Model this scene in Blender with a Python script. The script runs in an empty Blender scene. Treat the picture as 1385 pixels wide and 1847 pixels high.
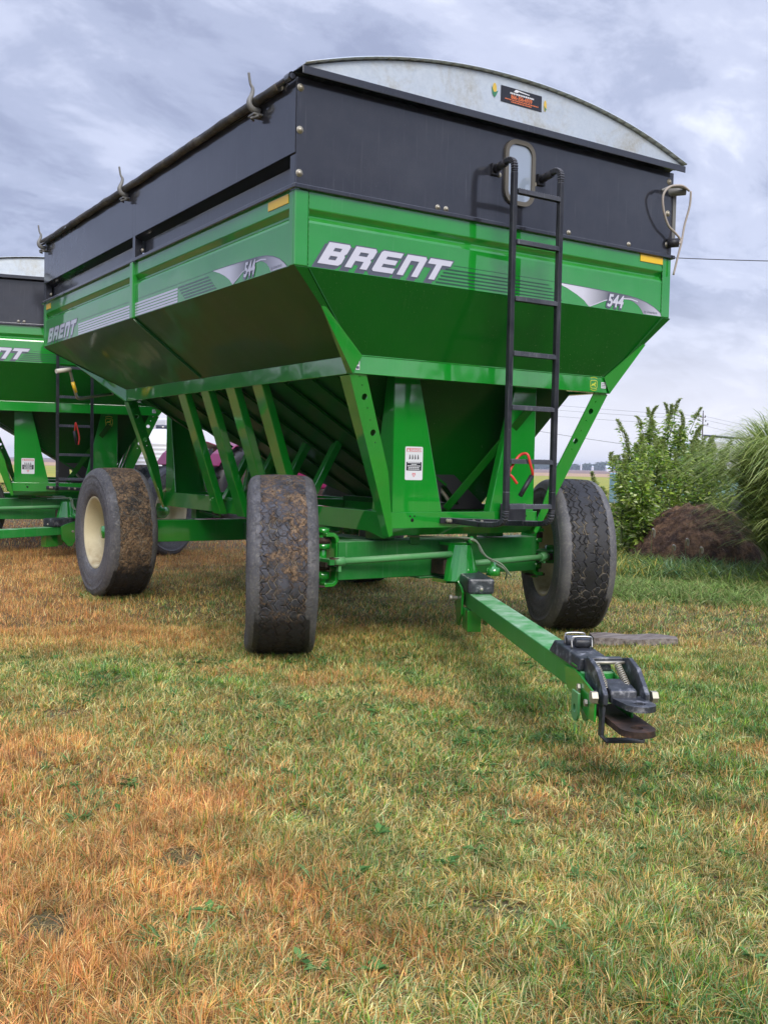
import bpy, bmesh, math, random
import numpy as np
from mathutils import Vector, Matrix
R = math.radians
rng = np.random.default_rng(7)
random.seed(7)
sc = bpy.context.scene
col = sc.collection

# ------------------------------------------------------------------ camera
CAM = Vector((-4.2124, -5.0716, 1.1997))
cam_d = bpy.data.cameras.new('camera')
cam = bpy.data.objects.new('camera', cam_d); col.objects.link(cam)
cr_, cu_, cf_ = (Vector((0.837765, -0.545609, 0.021445)), Vector((0.00754, 0.05083, 0.998679)), Vector((0.545979, 0.836497, -0.046698)))
m3 = Matrix((cr_, cu_, -cf_)).transposed()
cam.matrix_world = Matrix.Translation(CAM) @ m3.to_4x4()
cam_d.sensor_fit = 'VERTICAL'; cam_d.sensor_height = 24.0; cam_d.sensor_width = 18.0
cam_d.lens = 1813.9 / 1847 * 24.0
cam_d.clip_start = 0.05; cam_d.clip_end = 20000
sc.camera = cam

# ------------------------------------------------------------------ world: overcast sky
SUN_EL, SUN_AZ = R(38), R(196)      # azimuth measured clockwise from +Y
world = bpy.data.worlds.new('World'); sc.world = world; world.use_nodes = True
nt = world.node_tree; nt.nodes.clear(); N = nt.nodes; Lk = nt.links
def nn(t, **kw):
    n = N.new(t)
    for k, v in kw.items(): setattr(n, k, v)
    return n
wout = nn('ShaderNodeOutputWorld'); bg = nn('ShaderNodeBackground'); bg.inputs[1].default_value = 0.1
sky = nn('ShaderNodeTexSky', sky_type='NISHITA'); sky.sun_disc = False
sky.sun_elevation = SUN_EL; sky.sun_rotation = SUN_AZ; sky.dust_density = 2.0
tc = nn('ShaderNodeTexCoord'); sep = nn('ShaderNodeSeparateXYZ'); Lk.new(tc.outputs['Generated'], sep.inputs[0])
def wm(op, a, b=None, c=None):
    n = nn('ShaderNodeMath', operation=op)
    for i, v in enumerate((a, b, c)):
        if v is None: continue
        if isinstance(v, (int, float)): n.inputs[i].default_value = v
        else: Lk.new(v, n.inputs[i])
    return n.outputs[0]
zc = wm('MAXIMUM', sep.outputs[2], 0.0)
den = wm('ADD', zc, 0.30)
px_ = wm('DIVIDE', sep.outputs[0], den); py_ = wm('DIVIDE', sep.outputs[1], den)
cmb = nn('ShaderNodeCombineXYZ'); Lk.new(px_, cmb.inputs[0]); Lk.new(py_, cmb.inputs[1])
mp = nn('ShaderNodeMapping'); mp.inputs['Location'].default_value = (4.9, 2.2, 1.3); mp.inputs['Rotation'].default_value = (0, 0, R(-25)); mp.inputs['Scale'].default_value = (1.25, 1.6, 1)
Lk.new(cmb.outputs[0], mp.inputs[0])
def noise(scale, detail, rough, dist=0.0, src=None, lac=2.0):
    n = nn('ShaderNodeTexNoise'); n.inputs['Scale'].default_value = scale; n.inputs['Detail'].default_value = detail
    n.inputs['Roughness'].default_value = rough; n.inputs['Distortion'].default_value = dist; n.inputs['Lacunarity'].default_value = lac
    Lk.new(src or mp.outputs[0], n.inputs['Vector']); return n.outputs[0]
n1 = noise(1.15, 8, 0.58, 0.35); n2 = noise(3.4, 8, 0.62, 0.4)
mixn = wm('ADD', wm('MULTIPLY', n1, 0.68), wm('MULTIPLY', n2, 0.32))
ramp = nn('ShaderNodeValToRGB'); Lk.new(mixn, ramp.inputs[0])
cr = ramp.color_ramp; cr.interpolation = 'EASE'
stops = [(0.37, (2.15, 2.45, 3.6)), (0.455, (2.75, 3.1, 4.45)), (0.52, (3.5, 3.9, 5.35)), (0.585, (4.7, 5.1, 6.6)), (0.67, (6.8, 7.15, 8.4))]
while len(cr.elements) < len(stops): cr.elements.new(0.5)
for e, (p, c) in zip(cr.elements, stops): e.position = p; e.color = (*[v / 10 for v in c], 1)
# pale band toward the horizon
hz = nn('ShaderNodeMapRange'); Lk.new(zc, hz.inputs[0]); hz.inputs[1].default_value = 0.0; hz.inputs[2].default_value = 0.20; hz.inputs[3].default_value = 1.0; hz.inputs[4].default_value = 0.0; hz.interpolation_type = 'SMOOTHSTEP'
mxh = nn('ShaderNodeMix', data_type='RGBA'); Lk.new(wm('MULTIPLY', hz.outputs[0], 0.85), mxh.inputs[0]); Lk.new(ramp.outputs[0], mxh.inputs[6]); mxh.inputs[7].default_value = (0.76, 0.76, 0.83, 1)
# overcast sky is brighter overhead (above the picture)
zen = nn('ShaderNodeMapRange'); Lk.new(zc, zen.inputs[0]); zen.inputs[1].default_value = 0.5; zen.inputs[2].default_value = 0.95; zen.inputs[3].default_value = 10.0; zen.inputs[4].default_value = 40.0; zen.interpolation_type = 'SMOOTHSTEP'
sc1 = nn('ShaderNodeVectorMath', operation='SCALE'); Lk.new(mxh.outputs[2], sc1.inputs[0]); Lk.new(zen.outputs[0], sc1.inputs['Scale'])
mxs = nn('ShaderNodeMix', data_type='RGBA'); mxs.inputs[0].default_value = 0.93; Lk.new(sky.outputs[0], mxs.inputs[6]); Lk.new(sc1.outputs[0], mxs.inputs[7])
Lk.new(mxs.outputs[2], bg.inputs[0]); Lk.new(bg.outputs[0], wout.inputs[0])

# ------------------------------------------------------------------ sun through cloud
sd = bpy.data.lights.new('sun', 'SUN'); sd.energy = 1.9; sd.angle = R(32); sd.color = (1.0, 0.94, 0.85)
sun = bpy.data.objects.new('sun', sd); col.objects.link(sun)
sdir = Vector((math.sin(SUN_AZ) * math.cos(SUN_EL), math.cos(SUN_AZ) * math.cos(SUN_EL), math.sin(SUN_EL)))
sun.rotation_euler = sdir.to_track_quat('Z', 'Y').to_euler()
sc.view_settings.view_transform = 'Standard'; sc.view_settings.look = 'None'; sc.view_settings.gamma = 1
sc.view_settings.exposure = 0.55
sc.render.engine = 'CYCLES'

# ================================================================== helpers
SPLIT = set('corner_post corner_seam tongue_plate tongue_cover hitch_bolt hitch_cheek hitch_spring hopper_rib kingpin_bushing rod_end bolster_block axle_yoke kingpin frame_hole frame_lip rail_sleeve top_lip flange ladder_bracket roller_bracket wire_latch brake_hose chain_eye roll_pipe tie_rod brake_fitting lower_frame front_axle hitch_latch number_decal sticker_print warning_header warning_text'.split())
class MB:
    """collects shapes; build() links them as ONE mesh object"""
    def __init__(s): s.v = []; s.f = []; s.mi = []; s.m = 0; s.sm = []; s.smooth = False
    def add(s, vs, fs):
        b = len(s.v); s.v += [tuple(v) for v in vs]
        for f in fs: s.f.append(tuple(b + i for i in f)); s.mi.append(s.m); s.sm.append(s.smooth)
    def hexa(s, p):   # 4 bottom ccw, 4 top ccw
        s.add(p, [(3, 2, 1, 0), (4, 5, 6, 7), (0, 1, 5, 4), (1, 2, 6, 5), (2, 3, 7, 6), (3, 0, 4, 7)])
    def box(s, x0, x1, y0, y1, z0, z1):
        s.hexa([(x0, y0, z0), (x1, y0, z0), (x1, y1, z0), (x0, y1, z0), (x0, y0, z1), (x1, y0, z1), (x1, y1, z1), (x0, y1, z1)])
    def quad(s, a, b, c, d, t=(0, 0, 0)):    # plate from 4 points with thickness vector t
        a, b, c, d, t = map(Vector, (a, b, c, d, t))
        if t.length == 0: s.add([a, b, c, d], [(0, 1, 2, 3)])
        else: s.hexa([a, b, c, d, a + t, b + t, c + t, d + t])
    def prism(s, poly, t):
        t = Vector(t); n = len(poly); P = [Vector(p) for p in poly]
        s.add(P + [p + t for p in P], [tuple(range(n))[::-1], tuple(range(n, 2 * n))] + [(i, (i + 1) % n, n + (i + 1) % n, n + i) for i in range(n)])
    def beam(s, a, b, w, h, up=(0, 0, 1)):
        a, b, up = Vector(a), Vector(b), Vector(up); d = (b - a).normalized(); x = d.cross(up).normalized(); y = x.cross(d).normalized()
        q = lambda p: [p - x * w / 2 - y * h / 2, p + x * w / 2 - y * h / 2, p + x * w / 2 + y * h / 2, p - x * w / 2 + y * h / 2]
        s.hexa(q(a) + q(b))
    def tube(s, pts, r, n=10, cap=True):
        sm = s.smooth; s.smooth = True
        P = [Vector(p) for p in pts]; k = len(P); rs = r if isinstance(r, (list, tuple)) else [r] * k
        T = [(P[min(i + 1, k - 1)] - P[max(i - 1, 0)]).normalized() for i in range(k)]
        up = Vector((0, 0, 1)) if abs(T[0].z) < .9 else Vector((1, 0, 0)); x = T[0].cross(up).normalized(); vs = []
        for i in range(k):
            x = (x - T[i] * x.dot(T[i])).normalized(); y = T[i].cross(x)
            for j in range(n):
                a = 2 * math.pi * j / n; vs.append(P[i] + (x * math.cos(a) + y * math.sin(a)) * rs[i])
        fs = [(i * n + j, i * n + (j + 1) % n, (i + 1) * n + (j + 1) % n, (i + 1) * n + j) for i in range(k - 1) for j in range(n)]
        s.add(vs, fs)
        if cap:
            s.smooth = False; b = len(s.v) - len(vs)
            s.f += [tuple(b + j for j in range(n))[::-1], tuple(b + (k - 1) * n + j for j in range(n))]; s.mi += [s.m] * 2; s.sm += [False] * 2
        s.smooth = sm
    def lathe(s, prof, c, axis='x', n=48, rot=None):   # prof (a, r)
        sm = s.smooth; s.smooth = n > 8; vs = []; c = Vector(c)
        for a, r in prof:
            for j in range(n):
                t = 2 * math.pi * j / n; u, v = r * math.cos(t), r * math.sin(t)
                p = Vector((a, u, v)) if axis == 'x' else Vector((u, a, v)) if axis == 'y' else Vector((u, v, a))
                if rot: p = rot @ p
                vs.append(c + p)
        k = len(prof)
        s.add(vs, [(i * n + j, i * n + (j + 1) % n, (i + 1) * n + (j + 1) % n, (i + 1) * n + j) for i in range(k - 1) for j in range(n)]); s.smooth = sm
    def clusters(s):
        """pieces that do not touch one another"""
        n = len(s.v); par = list(range(n))
        def find(a):
            while par[a] != a: par[a] = par[par[a]]; a = par[a]
            return a
        for f in s.f:
            r0 = find(f[0])
            for i in f[1:]:
                r1 = find(i)
                if r1 != r0: par[r1] = r0
        V = np.array(s.v, float); root = np.array([find(i) for i in range(n)]); ids = np.unique(root); bb = [(V[root == k].min(0) - .004, V[root == k].max(0) + .004) for k in ids]; m = len(ids); p2 = list(range(m))
        def f2(a):
            while p2[a] != a: a = p2[a]
            return a
        if m > 400: return None
        for a in range(m):
            for b in range(a + 1, m):
                if (bb[a][0] <= bb[b][1]).all() and (bb[b][0] <= bb[a][1]).all(): p2[f2(b)] = f2(a)
        lab = {k: f2(i) for i, k in enumerate(ids)}; g = {}
        for fi, f in enumerate(s.f): g.setdefault(lab[root[f[0]]], []).append(fi)
        return list(g.values())
    def build(s, name, mat, parent=None, bevel=0.0, label=None, loc=None):
        if name in SPLIT:
            cl = s.clusters()
            if cl and len(cl) > 1:
                first = None
                for fl in cl:
                    m = MB(); idx = sorted({i for fi in fl for i in s.f[fi]}); mp_ = {i: k for k, i in enumerate(idx)}; m.v = [s.v[i] for i in idx]; m.f = [tuple(mp_[i] for i in s.f[fi]) for fi in fl]; m.mi = [s.mi[fi] for fi in fl]; m.sm = [s.sm[fi] for fi in fl]
                    o = m._build(name, mat, parent, bevel, label, loc); first = first or o
                return first
        return s._build(name, mat, parent, bevel, label, loc)
    def _build(s, name, mat, parent=None, bevel=0.0, label=None, loc=None):
        me = bpy.data.meshes.new(name); me.from_pydata(s.v, [], s.f)
        for m in (mat if isinstance(mat, (list, tuple)) else [mat]): me.materials.append(m)
        me.polygons.foreach_set('material_index', s.mi); me.polygons.foreach_set('use_smooth', s.sm); me.update()
        bm = bmesh.new(); bm.from_mesh(me); bmesh.ops.recalc_face_normals(bm, faces=bm.faces); bm.to_mesh(me); bm.free()
        o = bpy.data.objects.new(name, me); col.objects.link(o)
        if parent: o.parent = parent
        if loc: o.location = loc
        if label: o['label'] = label
        if bevel:
            b = o.modifiers.new('bevel', 'BEVEL'); b.width = bevel; b.segments = 2; b.limit_method = 'ANGLE'; b.angle_limit = R(35); b.harden_normals = False
        return o
def tag(o, label, cat, group=None, kind=None):
    if label: o['label'] = label
    if cat: o['category'] = cat
    if group: o['group'] = group
    if kind: o['kind'] = kind
    return o
def empty(name, loc=(0, 0, 0), rz=0):
    o = bpy.data.objects.new(name, None); col.objects.link(o); o.location = loc; o.rotation_euler = (0, 0, rz); return o
def smooth_path(pts, n=6):
    P = [Vector(p) for p in pts]; out = []
    for i in range(len(P) - 1):
        p0, p1, p2, p3 = P[max(i - 1, 0)], P[i], P[i + 1], P[min(i + 2, len(P) - 1)]
        for k in range(n):
            t = k / n; out.append(0.5 * ((2 * p1) + (p2 - p0) * t + (2 * p0 - 5 * p1 + 4 * p2 - p3) * t * t + (3 * p1 - p0 - 3 * p2 + p3) * t ** 3))
    return out + [P[-1]]
def curve_mesh(loops, thick=0.0):
    """filled 2D outline with holes -> (verts, faces) in the XY plane, z from 0 to thick"""
    cu = bpy.data.curves.new('c', 'CURVE'); cu.dimensions = '2D'; cu.fill_mode = 'BOTH'; cu.extrude = thick / 2
    for lp in loops:
        sp = cu.splines.new('POLY'); sp.points.add(len(lp) - 1); sp.use_cyclic_u = True
        for p, q in zip(sp.points, lp): p.co = (q[0], q[1], 0, 1)
    return _conv(cu, thick)
def text_mesh(txt, size, thick=0.0, shear=0.0, bold=0.0, align='LEFT', sx=1.0):
    cu = bpy.data.curves.new('t', 'FONT'); cu.body = txt; cu.size = size; cu.extrude = thick / 2; cu.shear = shear; cu.offset = bold; cu.align_x = align; cu.resolution_u = 4
    v, f = _conv(cu, thick); return [(a * sx, b, c) for a, b, c in v], f
def _conv(cu, thick):
    o = bpy.data.objects.new('tmp', cu); col.objects.link(o)
    dg = bpy.context.evaluated_depsgraph_get(); dg.update(); me = bpy.data.meshes.new_from_object(o.evaluated_get(dg))
    v = [tuple(p.co) for p in me.vertices]; f = [tuple(p.vertices) for p in me.polygons]
    bpy.data.objects.remove(o); bpy.data.curves.remove(cu); bpy.data.meshes.remove(me)
    return [(a, b, c + thick / 2) for a, b, c in v], f
def put(mb, vf, M): mb.add([M @ Vector(p) for p in vf[0]], vf[1])
def circ(cx, cy, r, n=20): return [(cx + r * math.cos(2 * math.pi * i / n), cy + r * math.sin(2 * math.pi * i / n)) for i in range(n)]
def rrect(x0, y0, x1, y1, r, n=6):
    out = []
    for cx, cy, a0 in ((x1 - r, y1 - r, 0), (x0 + r, y1 - r, 90), (x0 + r, y0 + r, 180), (x1 - r, y0 + r, 270)):
        for k in range(n + 1): a = R(a0 + 90 * k / n); out.append((cx + r * math.cos(a), cy + r * math.sin(a)))
    return out
# plane frames: curve x -> first axis, curve y -> second axis, thickness -> third axis
def frame(o, ax, ay, az): 
    ax, ay, az = map(Vector, (ax, ay, az)); m = Matrix((ax, ay, az)).transposed().to_4x4(); m.translation = Vector(o); return m

# ================================================================== materials
def mat(name, base=(0.5, 0.5, 0.5), rough=0.5, metal=0.0, coat=0.0, coat_r=0.05, spec=0.5, ior=1.5):
    m = bpy.data.materials.new(name); m.use_nodes = True; b = m.node_tree.nodes['Principled BSDF']
    b.inputs['Base Color'].default_value = (*base, 1); b.inputs['Roughness'].default_value = rough; b.inputs['Metallic'].default_value = metal
    b.inputs['Coat Weight'].default_value = coat; b.inputs['Coat Roughness'].default_value = coat_r; b.inputs['Specular IOR Level'].default_value = spec; b.inputs['IOR'].default_value = ior
    return m
class MN:
    def __init__(s, m): s.m = m; s.t = m.node_tree; s.n = s.t.nodes; s.b = s.n['Principled BSDF']
    def node(s, t, **kw):
        n = s.n.new(t)
        for k, v in kw.items(): setattr(n, k, v)
        return n
    def link(s, a, b): s.t.links.new(a, b)
    def coord(s, out='Object', scale=(1, 1, 1)):
        c = s.node('ShaderNodeTexCoord'); mp = s.node('ShaderNodeMapping'); mp.inputs['Scale'].default_value = scale; s.link(c.outputs[out], mp.inputs[0]); return mp.outputs[0]
    def noise(s, vec, scale, detail=5, rough=0.6, dist=0.0):
        n = s.node('ShaderNodeTexNoise'); n.inputs['Scale'].default_value = scale; n.inputs['Detail'].default_value = detail; n.inputs['Roughness'].default_value = rough; n.inputs['Distortion'].default_value = dist
        s.link(vec, n.inputs['Vector']); return n.outputs[0]
    def ramp(s, fac, stops):
        r = s.node('ShaderNodeValToRGB'); s.link(fac, r.inputs[0]); e = r.color_ramp.elements
        while len(e) < len(stops): e.new(0.5)
        for q, (p, c) in zip(e, stops): q.position = p; q.color = (*c, 1) if len(c) == 3 else c
        return r.outputs[0]
    def rng(s, fac, a, b, c=0.0, d=1.0):
        r = s.node('ShaderNodeMapRange'); s.link(fac, r.inputs[0])
        for i, v in enumerate((a, b, c, d)): r.inputs[i + 1].default_value = v
        return r.outputs[0]
    def mix(s, f, a, b):
        m = s.node('ShaderNodeMix', data_type='RGBA')
        for i, v in ((0, f), (6, a), (7, b)):
            if isinstance(v, (int, float)): m.inputs[i].default_value = v
            elif isinstance(v, tuple): m.inputs[i].default_value = (*v, 1)
            else: s.link(v, m.inputs[i])
        return m.outputs[2]
    def math(s, op, a, b=0.0):
        m = s.node('ShaderNodeMath', operation=op)
        for i, v in enumerate((a, b)):
            if isinstance(v, (int, float)): m.inputs[i].default_value = v
            else: s.link(v, m.inputs[i])
        return m.outputs[0]
    def bump(s, h, strength=0.3, dist=0.01):
        b = s.node('ShaderNodeBump'); b.inputs['Strength'].default_value = strength; b.inputs['Distance'].default_value = dist; s.link(h, b.inputs['Height']); s.link(b.outputs[0], s.b.inputs['Normal']); return b

def paint(name, base, dust=(0.30, 0.30, 0.24), dust_amt=0.5, coat=1.0, coat_r=0.06, wave=0.012, speck=0.25, base2=None, cior=1.5):
    m = mat(name, base, 0.42, 0, coat, coat_r, 0.12); k = MN(m); co = k.coord()
    big = k.noise(co, 1.4, 5, 0.6); fine = k.noise(co, 38, 6, 0.7); mid = k.noise(co, 7, 6, 0.65)
    c = k.mix(k.rng(big, 0.3, 0.7), base, base2 or tuple(v * 0.8 for v in base))
    geo = k.node('ShaderNodeNewGeometry'); sp = k.node('ShaderNodeSeparateXYZ'); k.link(geo.outputs['Normal'], sp.inputs[0])
    up = k.rng(sp.outputs[2], 0.15, 0.9)
    d = k.math('MULTIPLY', k.math('ADD', k.math('MULTIPLY', up, 0.85), 0.10), k.rng(mid, 0.30, 0.66)); d = k.math('MULTIPLY', d, dust_amt)
    specks = k.math('MULTIPLY', k.rng(k.noise(co, 95, 3, 0.6), 0.66, 0.74), k.math('MULTIPLY', k.rng(big, 0.42, 0.62), speck))
    d2 = k.math('MAXIMUM', d, specks)
    # rain streaks running down
    st = k.rng(k.noise(k.coord('Object', (14, 14, 0.7)), 3.0, 4, 0.6), 0.56, 0.76); d2 = k.math('MAXIMUM', d2, k.math('MULTIPLY', st, 0.34 * dust_amt))
    k.link(k.mix(d2, c, dust), k.b.inputs['Base Color'])
    k.link(k.math('MULTIPLY', k.math('SUBTRACT', 1.0, k.rng(d2, 0.0, 0.8)), coat), k.b.inputs['Coat Weight'])
    k.link(k.rng(d2, 0, 0.6, 0.36, 0.8), k.b.inputs['Roughness'])
    k.b.inputs['Coat IOR'].default_value = cior
    wv = k.node('ShaderNodeBump'); wv.inputs['Strength'].default_value = 0.5; wv.inputs['Distance'].default_value = wave; k.link(k.noise(co, 2.2, 2, 0.4), wv.inputs['Height'])
    k.link(wv.outputs[0], k.b.inputs['Coat Normal']); k.link(wv.outputs[0], k.b.inputs['Normal'])
    return m
GREEN = (0.003, 0.30, 0.018)
M = {}
M['green'] = paint('green_paint', GREEN, (0.24, 0.36, 0.22), 0.26, cior=2.1, wave=0.016)
M['green_dull'] = paint('weathered_green_paint', (0.012, 0.21, 0.03), (0.25, 0.38, 0.25), 0.95, coat=0.6, coat_r=0.2, speck=0.5)
M['under'] = paint('shaded_green_sheet_paint', (0.001, 0.088, 0.004), (0.26, 0.30, 0.18), 0.12, coat=0.5, coat_r=0.10, wave=0.022, speck=0.9, cior=1.42)  # same green as the wagon, darkened to paint in shade on the hopper sheets
M['black'] = paint('black_panel_paint', (0.014, 0.016, 0.024), (0.22, 0.22, 0.24), 0.55, coat=1.0, coat_r=0.10, speck=0.5, base2=(0.016, 0.017, 0.023), cior=1.75)
M['ladder'] = paint('black_ladder_paint', (0.014, 0.016, 0.022), (0.30, 0.30, 0.32), 0.9, coat=0.5, coat_r=0.3, speck=0.8)
M['rung'] = paint('dusty_ladder_rung', (0.05, 0.055, 0.07), (0.42, 0.43, 0.46), 1.3, coat=0.2, coat_r=0.4, speck=1.0)
M['steel'] = mat('bare_steel', (0.45, 0.45, 0.43), 0.35, 1.0)
M['bolt'] = mat('zinc_bolt', (0.42, 0.39, 0.31), 0.5, 0.6)
M['cream'] = paint('cream_rim_paint', (0.74, 0.66, 0.42), (0.26, 0.17, 0.08), 0.9, coat=0.3, coat_r=0.3, speck=0.9)
M['yellow'] = mat('amber_reflector', (0.88, 0.56, 0.02), 0.35, 0, 0.4)
M['decal_white'] = mat('white_decal', (0.60, 0.60, 0.69), 0.4, 0, 0.8, 0.05)
M['decal_grey'] = mat('grey_decal', (0.085, 0.095, 0.13), 0.4, 0, 0.8, 0.05)
M['decal_dark'] = mat('dark_green_decal', (0.008, 0.07, 0.03), 0.4, 0, 0.8, 0.05)
M['decal_silver'] = mat('silver_decal', (0.5, 0.5, 0.56), 0.4, 0, 0.8, 0.05)
k = MN(M['decal_silver']); gco = k.coord('Generated'); sp = k.node('ShaderNodeSeparateXYZ'); k.link(gco, sp.inputs[0])
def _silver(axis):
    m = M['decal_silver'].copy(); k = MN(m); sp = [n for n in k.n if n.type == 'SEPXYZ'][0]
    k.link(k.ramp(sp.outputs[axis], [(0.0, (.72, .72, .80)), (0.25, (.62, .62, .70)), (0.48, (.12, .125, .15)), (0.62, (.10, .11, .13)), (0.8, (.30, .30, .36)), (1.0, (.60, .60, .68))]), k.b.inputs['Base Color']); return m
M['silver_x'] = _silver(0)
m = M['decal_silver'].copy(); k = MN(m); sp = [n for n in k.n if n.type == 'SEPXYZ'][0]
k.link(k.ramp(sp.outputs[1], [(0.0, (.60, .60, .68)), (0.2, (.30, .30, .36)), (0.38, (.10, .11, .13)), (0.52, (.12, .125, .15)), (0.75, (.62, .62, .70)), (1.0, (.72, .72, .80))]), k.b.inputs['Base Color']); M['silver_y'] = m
M['white'] = mat('white_sticker', (0.75, 0.77, 0.80), 0.4)
M['red'] = mat('red_sticker', (0.62, 0.05, 0.06), 0.4)
M['pinkred'] = mat('faded_red_sticker', (0.70, 0.24, 0.26), 0.4)
M['ink'] = mat('black_print', (0.02, 0.022, 0.03), 0.4)
M['orange'] = mat('orange_print', (0.75, 0.20, 0.07), 0.4)
M['corn'] = mat('corn_yellow_print', (0.70, 0.48, 0.08), 0.4)
M['cornleaf'] = mat('corn_leaf_print', (0.05, 0.22, 0.12), 0.4)
M['emblem'] = mat('yellow_emblem_print', (0.55, 0.62, 0.05), 0.4)
M['gasket'] = mat('rubber_gasket', (0.12, 0.11, 0.09), 0.6)
M['glass'] = mat('window_glass', (0.30, 0.36, 0.44), 0.06, 0, 1.0, 0.02, 0.8); M['glass'].node_tree.nodes['Principled BSDF'].inputs['Coat IOR'].default_value = 2.2
M['grip'] = mat('white_rubber_grip', (0.62, 0.60, 0.50), 0.6)
M['redtool'] = mat('red_plastic_coating', (0.65, 0.05, 0.03), 0.4)
M['rubber_black'] = mat('black_rubber', (0.015, 0.015, 0.018), 0.5)
M['rope'] = mat('pale_rope', (0.42, 0.37, 0.32), 0.85)
M['hose'] = mat('grey_green_hose', (0.20, 0.24, 0.16), 0.5)
M['dark'] = mat('dark_hole', (0.004, 0.005, 0.004), 0.9)
M['magenta'] = mat('magenta_paint', (0.24, 0.006, 0.085), 0.4, 0, 0.5)
M['teal'] = mat('teal_paint', (0.30, 0.55, 0.60), 0.5)
M['white_paint'] = mat('white_paint', (0.72, 0.73, 0.76), 0.45)

# galvanised sheet
m = mat('galvanised_sheet', (0.60, 0.62, 0.66), 0.38, 0.35); k = MN(m); co = k.coord()
vo = k.node('ShaderNodeTexVoronoi'); vo.inputs['Scale'].default_value = 70; k.link(co, vo.inputs['Vector'])
spg = k.rng(vo.outputs['Color'], 0, 1, -0.07, 0.07)
c1 = k.mix(k.rng(k.noise(co, 2.6, 7, 0.65, 0.4), 0.50, 0.66), (0.52, 0.59, 0.66), (0.42, 0.42, 0.37))
c2 = k.mix(k.rng(k.noise(co, 60, 3, 0.6), 0.3, 0.7, 0.0, 0.5), c1, (0.66, 0.72, 0.78)); k.link(c2, k.b.inputs['Base Color'])
k.link(k.rng(k.noise(co, 30, 4, 0.7), 0.3, 0.7, 0.35, 0.6), k.b.inputs['Roughness']); k.bump(k.noise(co, 3, 3, 0.5), 0.4, 0.02)
M['galv'] = m
# rust
m = mat('rusty_steel', (0.09, 0.045, 0.025), 0.7, 0.35); k = MN(m); co = k.coord()
k.link(k.ramp(k.noise(co, 22, 7, 0.7), [(0.3, (0.022, 0.018, 0.017)), (0.55, (0.055, 0.034, 0.025)), (0.75, (0.15, 0.075, 0.045))]), k.b.inputs['Base Color']); k.bump(k.noise(co, 60, 4), 0.4, 0.004)
M['rust'] = m
# cast black hitch parts, scuffed
m = mat('scuffed_black_iron', (0.03, 0.032, 0.037), 0.42, 0.1); k = MN(m); co = k.coord()
k.link(k.ramp(k.noise(co, 16, 7, 0.72), [(0.35, (0.018, 0.02, 0.024)), (0.54, (0.05, 0.055, 0.065)), (0.66, (0.26, 0.26, 0.27))]), k.b.inputs['Base Color']); k.bump(k.noise(co, 50, 4), 0.35, 0.004)
M['iron'] = m
# tarp
m = mat('grimy_tarp', (0.10, 0.095, 0.08), 0.55); k = MN(m); co = k.coord()
k.link(k.ramp(k.noise(co, 5, 7, 0.7), [(0.35, (0.02, 0.018, 0.015)), (0.55, (0.07, 0.062, 0.045)), (0.75, (0.24, 0.22, 0.17))]), k.b.inputs['Base Color']); k.bump(k.noise(co, 14, 5), 0.6, 0.02)
M['tarp'] = m
# tyre
def tyre_mat(name, mud, lo, seedv):
    m = mat(name, (0.05, 0.05, 0.055), 0.65, 0, 0, 0, 0.4); k = MN(m); co = k.coord('Object'); mp = co.node; mp.inputs['Location'].default_value = (seedv, seedv * 2, seedv)
    a = k.node('ShaderNodeAttribute', attribute_name='tread'); g = k.node('ShaderNodeAttribute', attribute_name='groove')
    dusty = k.mix(k.rng(k.noise(co, 5, 6, 0.65), 0.3, 0.7), (0.070, 0.071, 0.080), (0.150, 0.146, 0.145))
    st = k.node('ShaderNodeTexNoise'); k.link(co, st.inputs['Vector']); st.inputs['Scale'].default_value = 60; st.inputs['Detail'].default_value = 4
    dusty = k.mix(k.rng(st.outputs[0], 0.5, 0.75, 0, 0.5), dusty, (0.28, 0.26, 0.22))
    nz = k.noise(co, 9, 7, 0.7)
    center = k.mix(k.rng(nz, 0.35, 0.62), (0.018, 0.017, 0.016), lo)
    edge = k.math('ADD', a.outputs['Fac'], k.rng(nz, 0.25, 0.75, -0.35, 0.35)); msk = k.rng(edge, 0.42, 0.58)
    c = k.mix(msk, dusty, center)
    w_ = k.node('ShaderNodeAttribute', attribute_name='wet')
    mudn = k.rng(k.math('ADD', k.math('MULTIPLY', k.noise(co, 3.2, 4, 0.6, 0.3), 0.35), k.math('MULTIPLY', k.noise(co, 26, 9, 0.8, 0.8), 0.65)), 0.60 - mud * 0.22, 0.66 - mud * 0.19); mudm = k.math('MULTIPLY', k.math('MULTIPLY', mudn, msk), 0.9)
    soil = k.mix(k.rng(k.noise(co, 55, 5, 0.7), 0.35, 0.7), (0.07, 0.045, 0.028), (0.40, 0.26, 0.14))
    c = k.mix(mudm, c, soil)
    gr = k.math('MULTIPLY', k.math('MULTIPLY', g.outputs['Fac'], k.rng(k.noise(co, 12, 3), 0.50, 0.58)), 0.8)
    c = k.mix(gr, c, (0.26, 0.22, 0.16))
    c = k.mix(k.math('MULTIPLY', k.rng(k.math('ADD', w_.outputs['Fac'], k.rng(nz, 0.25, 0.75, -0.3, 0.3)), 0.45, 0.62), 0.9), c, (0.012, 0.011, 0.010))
    k.link(c, k.b.inputs['Base Color']); k.link(k.rng(mudm, 0, 1, 0.55, 0.95), k.b.inputs['Roughness'])
    k.bump(k.math('ADD', k.math('MULTIPLY', k.noise(co, 90, 5, 0.7), 0.5), k.math('MULTIPLY', mudn, 0.8)), 0.7, 0.008)
    return m
M['tyre_a'] = tyre_mat('tyre_rubber_worn', 0.55, (0.085, 0.088, 0.105), 0.0)
M['tyre_b'] = tyre_mat('tyre_rubber_muddy', 0.75, (0.04, 0.036, 0.03), 3.1)
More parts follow.
